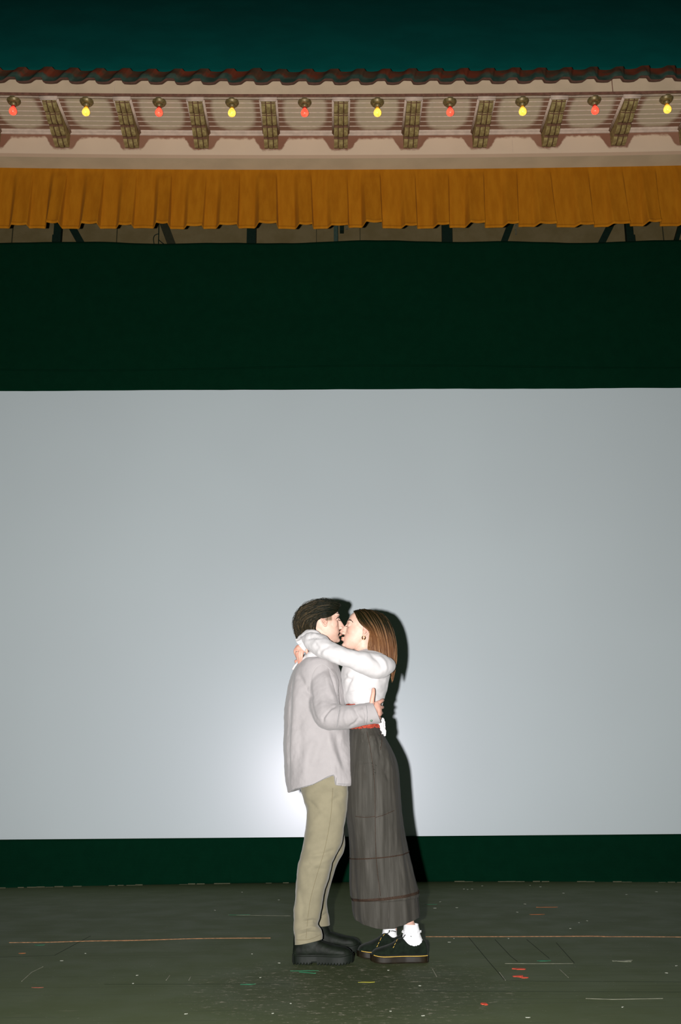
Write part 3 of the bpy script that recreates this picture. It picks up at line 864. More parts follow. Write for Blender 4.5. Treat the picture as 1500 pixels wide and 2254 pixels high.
# hair built from strands over a cap
def strand_fn(guides):
    """guides: list of guide curves (each list of (px,py,Y)); returns f(u,t)->Vector"""
    G = [[P(*p) for p in g] for g in guides]
    G = [[Vector(c) for c in catmull([tuple(p) for p in g], 24)] for g in G]
    k = len(G)
    def f(u, t):
        t = max(0, min(.9999, t)); j = t*23; a = int(j); fr = j-a
        cols = [g[a].lerp(g[min(a+1, 23)], fr) for g in G]
        uu = max(0, min(.9999, u))*(k-1); b = int(uu); fu = uu-b
        p0, p1, p2, p3 = cols[max(b-1, 0)], cols[b], cols[min(b+1, k-1)], cols[min(b+2, k-1)]
        return Vector([0.5*((2*B)+(-A+C_)*fu+(2*A-5*B+4*C_-D)*fu*fu+(-A+3*B-3*C_+D)*fu**3) for A, B, C_, D in zip(p0, p1, p2, p3)])
    return f
def build_hair(name, parent, mat, fs, n, r, wob, inset=.004, lens=(.92, 1.04), seed=3, freq=3, cen=None, clump=.0):
    rnd = random.Random(seed); o = M(); al = []; tn = []
    for f in fs:
        g = grid(lambda u, v: f(u, v), 40, 24)
        c = cen
        g.v = [p+(c-p).normalized()*inset for p in g.v]
        o.add(g); al += [(i//41)/24 for i in range(len(g.v))]; tn += [.2]*len(g.v)
        for k in range(n):
            u = rnd.random(); T = rnd.uniform(*lens); tone = rnd.random()**1.6; ph = 9*noise.noise(Vector((u*7, seed, 0)))+rnd.uniform(-.5, .5); off = rnd.uniform(-.003, .004+wob*.4)
            t0 = rnd.random()*.35 if rnd.random() < .3 else 0
            du = rnd.uniform(-.03, .03); cl = math.sin(u*55)*clump
            fly = k < n*.14
            if fly: off += rnd.uniform(.002, .009)*(1 if wob > .004 else .4); T = min(T*1.03, 1.06)
            pts = []
            for j in range(13):
                t = t0+(T-t0)*j/12
                p = f(u+du*t+cl*.02*t, min(t, .999))
                if t > 1: p = p+(f(u, .999)-f(u, .93))*((t-1)/.07)
                out = (p-c).normalized()
                p = p+out*(off+wob*(1.5 if fly else 1)*math.sin(freq*t*6.28+ph+(k % 7 if fly else 0))*min(1, t*2.5))+Vector((math.sin(ph+freq*5*t)*wob*.7*t, math.cos(ph*2+freq*4*t)*wob*.8*t, 0))
                rr = r*(.45 if fly else 1)*(1-.75*(j/12)**2.5)*(.7+.6*rnd.random() if j == 0 else 1)
                pts.append((p, rr))
            tb = tube(pts, n=5, caps=False); o.add(tb)
            m_ = len(tb.v)//5
            al += [t0+(T-t0)*(i//5)/12 for i in range(len(tb.v))]; tn += [tone]*len(tb.v)
    ob = o.build(name, mat, parent)
    for nm, arr in (('along', al), ('tone', tn)):
        a = ob.data.attributes.new(nm, 'FLOAT', 'POINT'); a.data.foreach_set('value', arr[:len(ob.data.vertices)])
    return ob
def mir(g, yc): return [(x, y, 2*yc-Y) for x, y, Y in g]

YM = 5.51
g_m = [  # from the middle line of the crown down to the side: each runs front -> back
    [(740, 1341, YM), (741, 1329, YM), (728, 1325, YM), (706, 1325, YM), (682, 1330, YM), (665, 1342, YM), (656, 1358, YM), (653, 1378, YM), (657, 1400, YM)],
    [(744, 1342, YM-.02), (746, 1330, YM-.025), (730, 1327, YM-.04), (706, 1327, YM-.045), (682, 1333, YM-.045), (665, 1342, YM-.04), (655, 1360, YM-.035), (651, 1380, YM-.03), (659, 1402, YM-.03)],
    [(743, 1343, YM-.04), (745, 1337, YM-.047), (730, 1332, YM-.078), (706, 1333, YM-.088), (683, 1340, YM-.082), (667, 1353, YM-.07), (659, 1370, YM-.06), (657, 1386, YM-.05), (664, 1404, YM-.045)],
    [(742, 1346, YM-.05), (737, 1349, YM-.068), (724, 1349, YM-.090), (706, 1351, YM-.096), (688, 1357, YM-.093), (675, 1366, YM-.085), (669, 1380, YM-.072), (669, 1392, YM-.062), (674, 1405, YM-.055)],
    [(738, 1349, YM-.055), (730, 1355, YM-.075), (718, 1359, YM-.090), (705, 1361, YM-.094), (698, 1367, YM-.093), (695, 1378, YM-.088), (694, 1388, YM-.078), (696, 1398, YM-.070), (703, 1407, YM-.060)]]
cM = HM @ Vector((0, 0, .0))
build_hair('hair', man, M_HAIRM, [strand_fn(g_m), strand_fn([mir(g, YM) for g in g_m])], 760, .0024, .0075, inset=.009, seed=5, freq=2.1, cen=cM, lens=(.80, 1.05), clump=1)
# eyebrow, lashes, moustache
def tuft(name, parent, fr, rows, mat, n=40, ln=.010, r=.0007, seed=1, jit=.002, sides=(-1, 1)):
    rnd = random.Random(seed)
    for sy in sides:
        o = M()
        for k in range(n):
            t = rnd.random()*(len(rows)-1); i = int(t); f_ = t-i
            a, b = rows[i], rows[min(i+1, len(rows)-1)]
            p = Vector([a[q]+(b[q]-a[q])*f_ for q in range(3)]); d = Vector([a[q]+(b[q]-a[q])*f_ for q in range(3, 6)]).normalized()
            p += Vector((.0028+rnd.uniform(-jit, jit)*.3, rnd.uniform(-jit, jit), rnd.uniform(-jit, jit)))
            p.y *= sy; d.y *= sy
            p0 = fr @ p; p1 = fr @ (p+d*ln*rnd.uniform(.7, 1.2)+Vector((.0012, 0, 0)))
            o.add(tube([(p0, r), ((p0+p1)/2, r*.9), (p1, r*.3)], n=4, caps=False))
        o.build(name, mat, parent)
tuft('eyebrow', man, HM, [(.082, .020, .028, .0, 1, .3), (.083, .026, .031, -.2, 1, .3), (.077, .038, .033, -.6, 1, 0), (.068, .048, .029, -1, .7, -.4)], M_BROW, 110, .008, .0009, 2, .0015, (1,))
tuft('eyelash', man, HM, [(.0775, .022, -.001, 1, .2, -.6), (.0790, .032, -.003, 1, 0, -.6), (.0735, .043, -.001, 1, .4, -.5)], M_DARK, 50, .006, .0007, 3, .0008)
tuft('moustache', man, HM, [(.0960, .003, -.051, .4, .5, -1), (.0930, .013, -.054, .2, .8, -1), (.0840, .024, -.062, 0, .6, -1)], plain('dark_moustache', (.022, .014, .008), .7, .2), 190, .010, .0009, 4, .0035)

def drape_tuft(name, parent, src, pts, mat, n, jit, r=.0009, seed=1):
    rnd = random.Random(seed); o = M()
    for k in range(n):
        dx, dy = rnd.uniform(-jit, jit)*.6, rnd.uniform(-jit, jit); q = catmull(pts, 12); a = rnd.randint(0, 5); b = rnd.randint(7, 11)
        o.add(drape_line(src, [(x+dx, y+dy) for x, y in q[a:b+1]], r, m=8, n=5))
    if o.v: o.build(name, mat, parent)
drape_tuft('eyebrow', man, bm_, [(739.5, 1363.5), (742, 1360.5), (746, 1359), (750, 1360.5)], M_BROW, 16, 1.0, r=.0007, seed=3)
drape_tuft('moustache', man, bm_, [(745, 1399), (747.5, 1395), (750.5, 1391), (753, 1389.5)], plain('moustache_hair', (.02, .012, .007), .7, .2), 34, 1.8, r=.0006, seed=4)
# ---------------------------------------------------------------- his clothes
MY = 5.52
tee = slab([(1425, 697, 733, MY, .075), (1445, 684, 738, MY, .10), (1480, 655, 744, MY, .17), (1600, 640, 762, MY, .18), (1700, 662, 765, MY, .175), (1720, 664, 768, MY-.002, .176), (1731, 664, 768, MY-.002, .178)], 64, 60)
tee.noise(.004, 9, 2)
teo = tee.build('tee_shirt', M_TEE, man)

jk = M()
jrows = [(1433, 688, 737, MY, .078), (1441, 680, 740, MY, .088), (1450, 668, 742, MY, .160), (1460, 657, 745, MY, .203), (1474, 647, 748, MY, .214), (1492, 640, 751, MY, .215), (1515, 634, 755, MY, .212), (1545, 630, 759, MY, .208),
         (1580, 626, 766, MY, .206), (1620, 624, 773, MY, .208), (1655, 625, 780, MY, .212), (1690, 628, 787, MY, .216), (1715, 631, 791, MY, .218), (1729, 633, 792, MY, .218)]
torso = slab(jrows, 160, 150, 2.3, cap0=True, cap1=True)
# shaped hem: tail at the back, arc at the side, squared front flap
def hem_y(px):
    ks = [(630, 1745), (637, 1745), (650, 1739), (672, 1733.5), (690, 1729), (706, 1721), (722, 1712.5), (733, 1707.5), (738.5, 1706.5), (740.5, 1728.5), (755, 1729.5), (772, 1729), (784, 1724), (791, 1717), (796, 1715)]
    if px <= ks[0][0]: return ks[0][1]
    for (a, b), (c, d) in zip(ks, ks[1:]):
        if px <= c: return b+(d-b)*(px-a)/(c-a)
    return ks[-1][1]
base_z = P(700, 1729, MY).z
for i, p in enumerate(torso.v):
    x, y = PJ(Vector((p.x, MY, p.z)))
    t = sst(y, 1640, 1729)
    torso.v[i] = Vector((p.x, p.y, p.z+(P(x, hem_y(x), MY).z-base_z)*t))
mk = lambda p: sst(-p.z, -(P(700, 1480, MY).z), -(P(700, 1560, MY).z))
slv = tube([V(706, 1480, 5.42, .03, .035), V(708, 1486, 5.385, .055, .068), V(711, 1502, 5.350, .064, .080), V(713, 1530, 5.325, .064, .080), V(715, 1556, 5.30, .064, .080), V(723, 1574, 5.270, .064, .072),
            V(745, 1579, 5.250, .060, .062), V(770, 1578, 5.236, .057, .059), V(795, 1574, 5.228, .053, .056), V(812, 1571, 5.223, .050, .054), V(822, 1569, 5.222, .048, .053)], n=48, m=130, e=2.15, up=(0, 1, 0), flat=True)
fs = tube([V(706, 1480, 5.67, .055), V(712, 1505, 5.71, .066), V(722, 1545, 5.745, .064), V(742, 1568, 5.76, .060), V(775, 1560, 5.735, .055), V(808, 1547, 5.68, .048), V(818, 1544, 5.665, .045)], n=28, m=60, flat=True)
# cuffs end flat
ce = P(829, 1569, 5.222); 
jk.add(torso); jk.add(slv); jk.add(fs)
jk = remesh(jk, .0042, 5, .5)
jk.noise(.005, 5, 4); jk.noise(.0035, 13, 9, zs=.7); jk.noise(.0012, 40, 2)
jk.crease([([(648, 1478), (642, 1520), (639, 1580), (636, 1650), (637, 1735)], 3.0, -.007),
              ([(655, 1468), (652, 1520), (648, 1600), (645, 1700)], 9, .006),
              ([(683, 1500), (672, 1520), (690, 1540)], 5, -.008), ([(655, 1482), (668, 1505), (684, 1535)], 6, -.008),
              ([(690, 1600), (700, 1640), (690, 1690)], 14, -.010), ([(720, 1608), (730, 1650), (755, 1700)], 8, .010),
              ([(740, 1608), (748, 1650), (760, 1700)], 8, -.010), ([(650, 1560), (660, 1620), (655, 1690)], 14, -.007),
              ([(700, 1615), (678, 1660), (668, 1720)], 10, .008), ([(752, 1500), (760, 1540)], 5, .005),
              ([(670, 1452), (690, 1450), (715, 1448)], 5, .004),
              ([(743, 1550), (728, 1562), (712, 1580), (712, 1592)], 3.0, -.008), ([(748, 1552), (744, 1580), (742, 1601)], 2.2, -.008), ([(736, 1556), (722, 1572), (718, 1590)], 5, .007),
              ([(780, 1556), (787, 1572), (797, 1586)], 3, -.006), ([(768, 1600), (782, 1592), (792, 1578)], 3, -.006), ([(765, 1556), (760, 1580), (766, 1600)], 5, .006),
              ([(771, 1557), (776, 1575), (783, 1590)], 4, .004), ([(797, 1556), (797, 1568), (804, 1585)], 4, .004),
              ([(724, 1472), (735, 1500), (744, 1530), (748, 1552)], 2.6, -.010), ([(716, 1478), (722, 1510), (738, 1545)], 6, .008), ([(683, 1500), (684, 1540), (692, 1575), (707, 1596)], 4, -.006),
              ([(700, 1500), (712, 1540), (705, 1570)], 9, .006), ([(804, 1552), (806, 1575), (804, 1598)], 1.8, -.005), ([(683, 1505), (686, 1485), (694, 1470), (706, 1462)], 2.2, -.004)])
jk.crease([([(752, 1470), (748, 1500), (760, 1550)], 3, .004)])
torso = jk; slv = jk
# collar
cl = [(V(684, 1441, MY, 0)[0]), ]
col = M(); rs = []
for j in range(5):
    rr = []
    for i in range(48):
        a = 2*math.pi*i/48; k = j/4
        c = P(709-2*k, 1439-11*k, MY); rr.append(c+Vector(((.070-.004*k)*math.cos(a)*(1.06), (.086-.01*k)*math.sin(a), 0.006*math.cos(a))))
    rs.append(rr)
for j in range(3):
    rr = []
    for i in range(48):
        a = 2*math.pi*i/48; k = (j+1)/3
        c = P(707, 1428+16*k, MY); rr.append(c+Vector(((.070+.022*k)*math.cos(a), (.080+.03*k)*math.sin(a), 0)))
    rs.append(rr)
jo = jk.build('jacket', M_JACKET, man)
loft(rs).noise(.003, 14, 3).build('collar', M_JACKET, jo)
cr = tube([V(803, 1572.5, 5.225, .0525, .0555), V(815, 1570.5, 5.2225, .0510, .0545), V(831, 1568, 5.222, .0500, .0535)], n=48, m=12, caps=False, e=2.15, up=(0, 1, 0))
for i, p in enumerate(cr.v):
    k = sst(p.x, P(803, 1572, 5.225).x, P(831, 1572, 5.222).x); cr.v[i] = p-Vector(((p.z-P(820, 1569, 5.222).z)*.26*k+.004*k, 0, 0))
cr.noise(.003, 22, 5)
cuo = cr.build('cuff', M_JACKET, jo); sd = cuo.modifiers.new('s', 'SOLIDIFY'); sd.thickness = .003
def seams(name, mat, parent, src, lines, r=.0015):
    for l in lines:
        q = drape_line(src, l, r)
        if q.v: q.build(name, mat, parent)
seams('seam', M_SEAM, jo, jk, [[(648, 1476), (643, 1520), (640, 1580), (636, 1650), (637, 1735)], [(744, 1725), (760, 1726), (776, 1725), (788, 1717)],
     [(641, 1741), (650, 1736.5), (672, 1731), (690, 1726), (706, 1718), (722, 1709.5), (735, 1705.5)], [(749, 1555), (745, 1578), (742, 1600)], [(741.5, 1712), (741, 1718), (740.5, 1725)]])
seams('armhole_stitching', M_SEAML, jo, jk, [[(682, 1530), (683, 1500), (690, 1477), (700, 1465), (712, 1462), (724, 1470), (736, 1485)]], .0008)
seams('cuff_seam', M_SEAM, jo, cr, [[(807, 1553), (809, 1575), (807, 1597)]])
s3 = M()
for k in range(26):
    y = 1612+k*3.5; s3.add(drape_line(torso, [(723+(y-1612)*.085, y), (723.2+(y-1612)*.085, y+1.8)], .0009, m=3))
tag(s3.build('side_stitching', M_SEAML, jo), kind='stuff')
b_ = BVHTree.FromPolygons(cr.v, cr.f); h_ = b_.ray_cast(CAM, ray(818, 1586).normalized())
if h_[0]: ball(h_[0], (.0065, .004, .0065), 12, 8).build('cuff_button', M_BTN, jo)

tr = M()
near = slab([(1700, 664.0, 768, 5.42, .10), (1725, 662.0, 768, 5.43, .105), (1745, 665.0, 767, 5.42, .105), (1765, 670.0, 765, 5.41, .10), (1790, 674.0, 763, 5.40, .098), (1830, 672.0, 757, 5.385, .092), (1860, 668.0, 750, 5.375, .085), (1880, 663.0, 741, 5.365, .080), (1900, 658.0, 733, 5.36, .078),
             (1930, 653.0, 725, 5.36, .074), (1960, 650.0, 717, 5.36, .072), (1990, 648.0, 711, 5.36, .070), (2020, 647.0, 704, 5.36, .068), (2034, 646.0, 700, 5.362, .068), (2048, 646.5, 706, 5.364, .069), (2062, 647.0, 709, 5.365, .070), (2072, 647.0, 709, 5.365, .070)], 72, 150, 2.25, False, False)
for i, p in enumerate(near.v):
    x, y = PJ(p); t = sst(y, 2030, 2072); near.v[i] = p+Vector((0, 0, (x-676)*.00042*t))
near.noise(.007, 8, 3); near.noise(.0025, 20, 8, zs=1.3)
near.crease([([(755, 1750), (730, 1765), (700, 1790), (685, 1800)], 7, -0.0091), ([(735, 1742), (720, 1775), (690, 1800)], 7, 0.0068), ([(676, 1760), (690, 1772), (705, 1790)], 4, -0.0068),
             ([(740, 1870), (715, 1880), (680, 1885)], 6, -0.0091), ([(735, 1885), (700, 1900), (672, 1920)], 7, 0.0068), ([(668, 1895), (690, 1912), (722, 1915)], 5, -0.0057),
             ([(702, 2032), (690, 2026), (665, 2030)], 4, -0.0091), ([(705, 2045), (685, 2040), (655, 2048)], 4, 0.0068), ([(703, 2054), (680, 2052), (655, 2060)], 3.5, -0.0068), ([(690, 1935), (680, 1990), (672, 2020)], 8, 0.0045), ([(660, 1960), (668, 2000), (662, 2030)], 6, -0.0045)])
far = slab([(1700, 682, 769, 5.60, .10), (1725, 684, 769, 5.60, .10), (1765, 692, 765, 5.61, .095), (1800, 698, 762, 5.615, .09), (1830, 702, 759, 5.62, .085), (1855, 703, 760, 5.625, .082), (1875, 696, 757, 5.63, .08), (1895, 688, 747, 5.64, .078),
            (1925, 682, 736, 5.65, .075), (1960, 676, 725, 5.66, .072), (1985, 673, 719, 5.67, .070), (2005, 672, 721, 5.675, .069), (2020, 673, 724, 5.68, .069), (2036, 674, 726, 5.68, .070)], 64, 110, 2.25, False, False)
far.noise(.005, 9, 5)
far.crease([([(758, 1868), (745, 1876), (730, 1880)], 4, -.007), ([(722, 2008), (715, 2014), (705, 2020)], 3, -.007)])
pel = slab([(1690, 664, 768, MY-.01, .175), (1740, 666, 768, MY-.01, .180), (1765, 676, 765, MY-.01, .165), (1785, 690, 755, MY-.01, .10)], 64, 20, 2.2, False, True)
tr.add(near); tr.add(far); tr.add(pel)
to_ = tr.build('trousers', M_KHAKI, man)
sd = to_.modifiers.new('s', 'SOLIDIFY'); sd.thickness = .003; sd.offset = -1
seams('seam', M_KSEAM, to_, near, [[(733, 1735), (728, 1800), (715, 1870), (697, 1930), (682, 1990), (674, 2065)], [(650, 2069), (680, 2068), (707, 2057)]])

# ---------------------------------------------------------------- footwear
def foot_outline(L, wfront, wheel, a):
    """half widths along the shoe: returns (x, left y, right y)"""
    pts = [(0, .0), (.02, .72), (.08, .95), (.2, 1.0), (.36, .90), (.5, .95), (.66, 1.12), (.8, 1.14), (.9, .98), (.96, .70), (1.0, .0)]
    return pts
def shoe_upper(L, prof, wd, n=36, m=70, c=.028):
    """prof rows: (s 0..1 heel->toe, top z, half width)"""
    rs = []
    for s_, zt, hw_ in catmull(prof, m):
        rr = []
        for i in range(n):
            a, b = sell(2*math.pi*i/n, 2.5)
            z = c+(max(zt, c+.012)-c)*(.5+.5*b); ww = hw_*(.97-.10*max(0, b))
            rr.append(Vector((s_*L, a*ww, z)))
        rs.append(rr)
    return loft(rs, True, True)
def sole_pr():
    ks = [(0, .30), (.02, .58), (.06, .80), (.14, .92), (.25, .92), (.4, .82), (.55, .92), (.68, 1.05), (.78, 1.06), (.87, .94), (.93, .74), (.97, .50), (.99, .30), (1.0, .12)]
    out = []
    for q in range(201):
        x = q/200
        for (a, b), (c, d) in zip(ks, ks[1:]):
            if a <= x <= c: out.append((x, b+(d-b)*(x-a)/(c-a))); break
    for _ in range(3):
        out = [out[0]]+[(out[q][0], sum(out[max(0, min(200, q+e))][1] for e in range(-4, 5))/9) if 4 < q < 196 else out[q] for q in range(1, 200)]+[out[200]]
    return out
def sole_mesh(L, hwf, z0, z1, lug=0, m=200, toe=.012, grow=.004):
    rs = []
    for k in range(m+1):
        s_ = k/m
        pr = sole_pr()
        s2, hw_ = pr[int(round(s_*200))]
        h = hwf*hw_+grow; lift = toe*max(0, (s_-.78)/.22)**2
        lo = z0+lift
        if lug and (k % 10) < 4: lo += lug
        if lug and .32 < s_ < .42: lo = lug*1.6
        hi = z1+lift*.8
        rr = [Vector((s_*L, h*.96, lo)), Vector((s_*L, h, lo+.006)), Vector((s_*L, h, hi-.004)), Vector((s_*L, h*.97, hi)), Vector((s_*L, -h*.97, hi)), Vector((s_*L, -h, hi-.004)), Vector((s_*L, -h, lo+.006)), Vector((s_*L, -h*.96, lo))]
        rs.append(rr)
    return loft(rs, True, True)

def make_boot(parent, x0, Y, rz, L=.300):
    mt = Matrix.Translation((x0, Y, 0)) @ Matrix.Rotation(rz, 4, 'Z')
    u = shoe_upper(L, [(.01, .075, .024), (.06, .095, .034), (.2, .105, .040), (.36, .112, .041), (.5, .104, .043), (.62, .094, .046), (.74, .086, .049), (.84, .082, .047), (.91, .076, .040), (.96, .066, .029), (.995, .048, .014)], 0)
    sh = []
    for z, xa, xb, hw_ in ((.05, .004, .150, .038), (.09, .002, .150, .040), (.12, .004, .138, .041), (.16, .008, .120, .042), (.20, .012, .112, .043)):
        sh.append([Vector(((xa+xb)/2+(xb-xa)/2*sell(2*math.pi*i/36, 2.3)[0], hw_*sell(2*math.pi*i/36, 2.3)[1], z)) for i in range(36)])
    u.add(loft(sh, True, True)); u = remesh(u, .004, 8, .5).xf(mt); u.noise(.0014, 30, 2)
    bo = u.build('boot', M_BOOT, parent)
    s = sole_mesh(L+.004, .046, 0, .038, lug=.007, grow=.005).xf(mt); s.build('sole', M_RUB, bo, smooth=False)
    w_ = sole_mesh(L+.001, .045, .036, .046, grow=.003).xf(mt); w_.build('welt', M_BOOT, bo, smooth=False)
    return bo
xh = PF(646, 2112, .02).x
make_boot(man, P(645, 2095, 5.36).x, 5.36, math.radians(-7))
make_boot(man, P(668, 2075, 5.665).x, 5.665, math.radians(-5))

# ---------------------------------------------------------------- the woman
WY = 5.47
WO = P(850, 2105, 5.48); WO.z = 0
TW = math.radians(14)
HW = frame(P(794.0, 1387.5, WY), facing=math.pi+math.radians(3), tilt=TW, sc=.99)
def body_woman():
    o = M()
    o.add(head_parts(ex=-.026, female=True).xf(HW))
    o.add(tube([(HW @ Vector((-.025, 0, -.02)), .050, .052), V(800, 1416, WY, .047, .050), V(803, 1432, WY, .049, .054), V(808, 1452, WY, .09, .070), V(812, 1475, WY, .130, .085), V(806, 1520, WY, .125, .090), V(803, 1575, WY, .105, .072), V(805, 1610, WY, .115, .078), V(822, 1680, 5.48, .15, .095), V(826, 1730, 5.48, .14, .09)], n=28, m=50, up=(0, 1, 0)))
    o.add(tube([V(836, 1462, 5.33, .044), V(800, 1456, 5.27, .038), V(758, 1446, 5.245, .034), V(725, 1433, 5.27, .032), V(694, 1420, 5.35, .026), V(672, 1418, 5.40, .022)], n=16, m=40))
    o.add(tube([V(836, 1462, 5.60, .044), V(800, 1450, 5.66, .038), V(755, 1438, 5.70, .034), V(715, 1440, 5.66, .030), V(680, 1450, 5.60, .024), V(664, 1456, 5.56, .020)], n=16, m=40))
    for (hp, kn, an) in (((828, 1740, 5.40), (850, 1890, 5.40), (905, 2045, 5.40)), ((822, 1740, 5.56), (835, 1890, 5.57), (862, 2045, 5.56))):
        o.add(tube([V(*hp, .078), V((hp[0]+kn[0])/2, (hp[1]+kn[1])/2, (hp[2]+kn[2])/2, .066), V(*kn, .048), V((kn[0]*.6+an[0]*.4), (kn[1]*.6+an[1]*.4), (kn[2]+an[2])/2, .050), V((kn[0]*.15+an[0]*.85), (kn[1]*.15+an[1]*.85), an[2]+.02, .030), V(*an, .030)], n=18, m=40))
        a = P(*an); o.add(tube([(Vector((a.x+.01, a.y, .08)), .026), (Vector((a.x-.05, a.y-.006, .055)), .025), (Vector((a.x-.10, a.y-.016, .04)), .016, .020)], n=12, m=12))
    # near hand hanging from the cuff behind his neck
    o.add(tube([V(671, 1418, 5.40, .018, .021), V(666, 1424, 5.395, .013, .024), V(661, 1431, 5.392, .011, .027), V(658, 1437, 5.395, .010, .024)], n=14, m=14, up=(0, 1, 0)))
    for i, f in enumerate(([(656, 1423, 5.400), (650, 1433, 5.400), (653, 1443, 5.405), (657, 1452, 5.415)],
              [(658, 1428, 5.393), (654.5, 1436, 5.390), (656, 1447, 5.398), (658.5, 1459, 5.410)],
              [(662, 1430, 5.390), (659, 1438, 5.385), (660, 1449, 5.392), (661, 1458, 5.405)],
              [(667, 1430, 5.392), (665.5, 1438, 5.388), (664, 1447, 5.394), (663, 1455, 5.405)])):
        o.add(finger(f, .0098, .0074))
    o.add(finger([(670, 1424, 5.395), (674, 1430, 5.390), (676.5, 1437, 5.392)], .0105, .008))
    # far hand, behind his shoulder
    o.add(tube([V(664, 1456, 5.56, .018, .022), V(656, 1462, 5.56, .012, .030)], n=12, m=6, up=(0, 1, 0)))
    for i in range(4): o.add(finger([(657, 1458+i*3, 5.575+i*.012), (652, 1468+i*3, 5.57+i*.012), (651, 1476+i*3, 5.57+i*.012)], .009, .007))
    o.add(finger([(660, 1456, 5.55), (660, 1466, 5.54)], .010, .008))
    return remesh(o, .0024, 4, .5)
bw = body_woman()
wom = bw.build('person', M_SKIN, org=WO); wom['_o'] = tuple(WO)
tag(wom, 'brown-bobbed person in a white top and long charcoal skirt kissing and embracing', 'person')
HWI = HW.inverted()
def flush_w(p):
    q = HWI @ p; f = 0
    if q.length < .2:
        f = .9*math.exp(-((q-Vector((.088, 0, -.070))).length/.015)**2)+.30*math.exp(-((Vector((q.x+.022, abs(q.y)-.078, q.z+.004))).length/.022)**2)
        f += .30*math.exp(-((Vector((q.x-.055, abs(q.y)-.055, q.z+.025))).length/.026)**2)+.30*gau(q, Vector((.106, 0, -.03)), .016)
    elif PJ(p)[0] < 690: f = .34+.3*noise.noise(p*70)
    else: f = .10
    return max(0, min(1, f))
paint(wom, 'flush', flush_w); paint(wom, 'stubble', lambda p: 0)
tuft('eyebrow', wom, HW, [(.082, .020, .026, .0, 1, .3), (.083, .026, .029, -.2, 1, .3), (.076, .038, .031, -.6, 1, 0), (.068, .048, .026, -1, .7, -.4)], M_BROW, 75, .007, .0008, 6, .0012, (-1,))
tuft('eyelash', wom, HW, [(.0775, .022, -.001, 1, .2, -.6), (.0790, .032, -.003, 1, 0, -.6), (.0735, .043, -.001, 1, .4, -.5)], M_DARK, 50, .006, .0007, 7, .0008)

drape_tuft('eyebrow', wom, bw, [(766.5, 1367.5), (769, 1364.5), (773, 1365), (778, 1370)], M_BROW, 14, .8, r=.0007, seed=5)
YW = WY
g_w = [
    [(780, 1347, YW-.010), (782, 1351, YW-.035), (787, 1362, YW-.062), (795, 1374, YW-.078), (806, 1383, YW-.086), (814, 1391, YW-.093), (813, 1408, YW-.096), (810, 1424, YW-.092), (812, 1437, YW-.088)],
    [(786, 1345, YW-.004), (792, 1349, YW-.045), (800, 1361, YW-.075), (809, 1374, YW-.088), (817, 1386, YW-.096), (823, 1399, YW-.103), (825, 1415, YW-.105), (826, 1430, YW-.105), (829, 1443, YW-.100)],
    [(800, 1343, YW), (812, 1347, YW-.050), (823, 1362, YW-.080), (832, 1378, YW-.090), (838, 1395, YW-.096), (843, 1413, YW-.098), (846, 1432, YW-.098), (849, 1448, YW-.092), (853, 1462, YW-.085)],
    [(820, 1345, YW), (834, 1352, YW-.042), (846, 1367, YW-.062), (854, 1386, YW-.070), (860, 1407, YW-.072), (863, 1428, YW-.070), (864, 1450, YW-.064), (863, 1468, YW-.058), (861, 1481, YW-.054)],
    [(838, 1351, YW), (850, 1362, YW-.012), (859, 1378, YW-.020), (866, 1398, YW-.026), (870, 1420, YW-.028), (871, 1442, YW-.026), (869, 1462, YW-.024), (866, 1480, YW-.020), (863, 1495, YW-.018)],
    [(840, 1352, YW), (852, 1364, YW), (861, 1380, YW), (867, 1400, YW), (871, 1422, YW), (871, 1444, YW), (869, 1464, YW), (866, 1482, YW), (864, 1497, YW)]]
cW = HW @ Vector((-.01, 0, 0))
build_hair('hair', wom, M_HAIRW, [strand_fn(g_w), strand_fn([mir(g, YW) for g in g_w])], 560, .0026, .0022, inset=.005, seed=8, freq=.8, cen=cW, lens=(.90, 1.02), clump=1)
# earring
er = HW @ Vector((-.022, .079, -.044))
hoop = []
for k in range(25):
    a = 2*math.pi*k/24; hoop.append((er+Vector((.0085*math.cos(a), -.004+.001*math.sin(a), .0095*math.sin(a)-.004)), .0016+.0022*(.5-.5*math.sin(a))))
tube(hoop, n=10, caps=False).build('hoop_earring', M_GOLD, wom)
rg = P(656, 1434.5, 5.388); rp = [(rg+Vector((.0105*math.cos(2*math.pi*k/16), .0105*math.sin(2*math.pi*k/16), .002*math.cos(2*math.pi*k/16))), .0014) for k in range(17)]
tube(rp, n=6, caps=False).build('finger_ring', plain('silver', (.5, .5, .5), .2, .5, 1.0), wom)

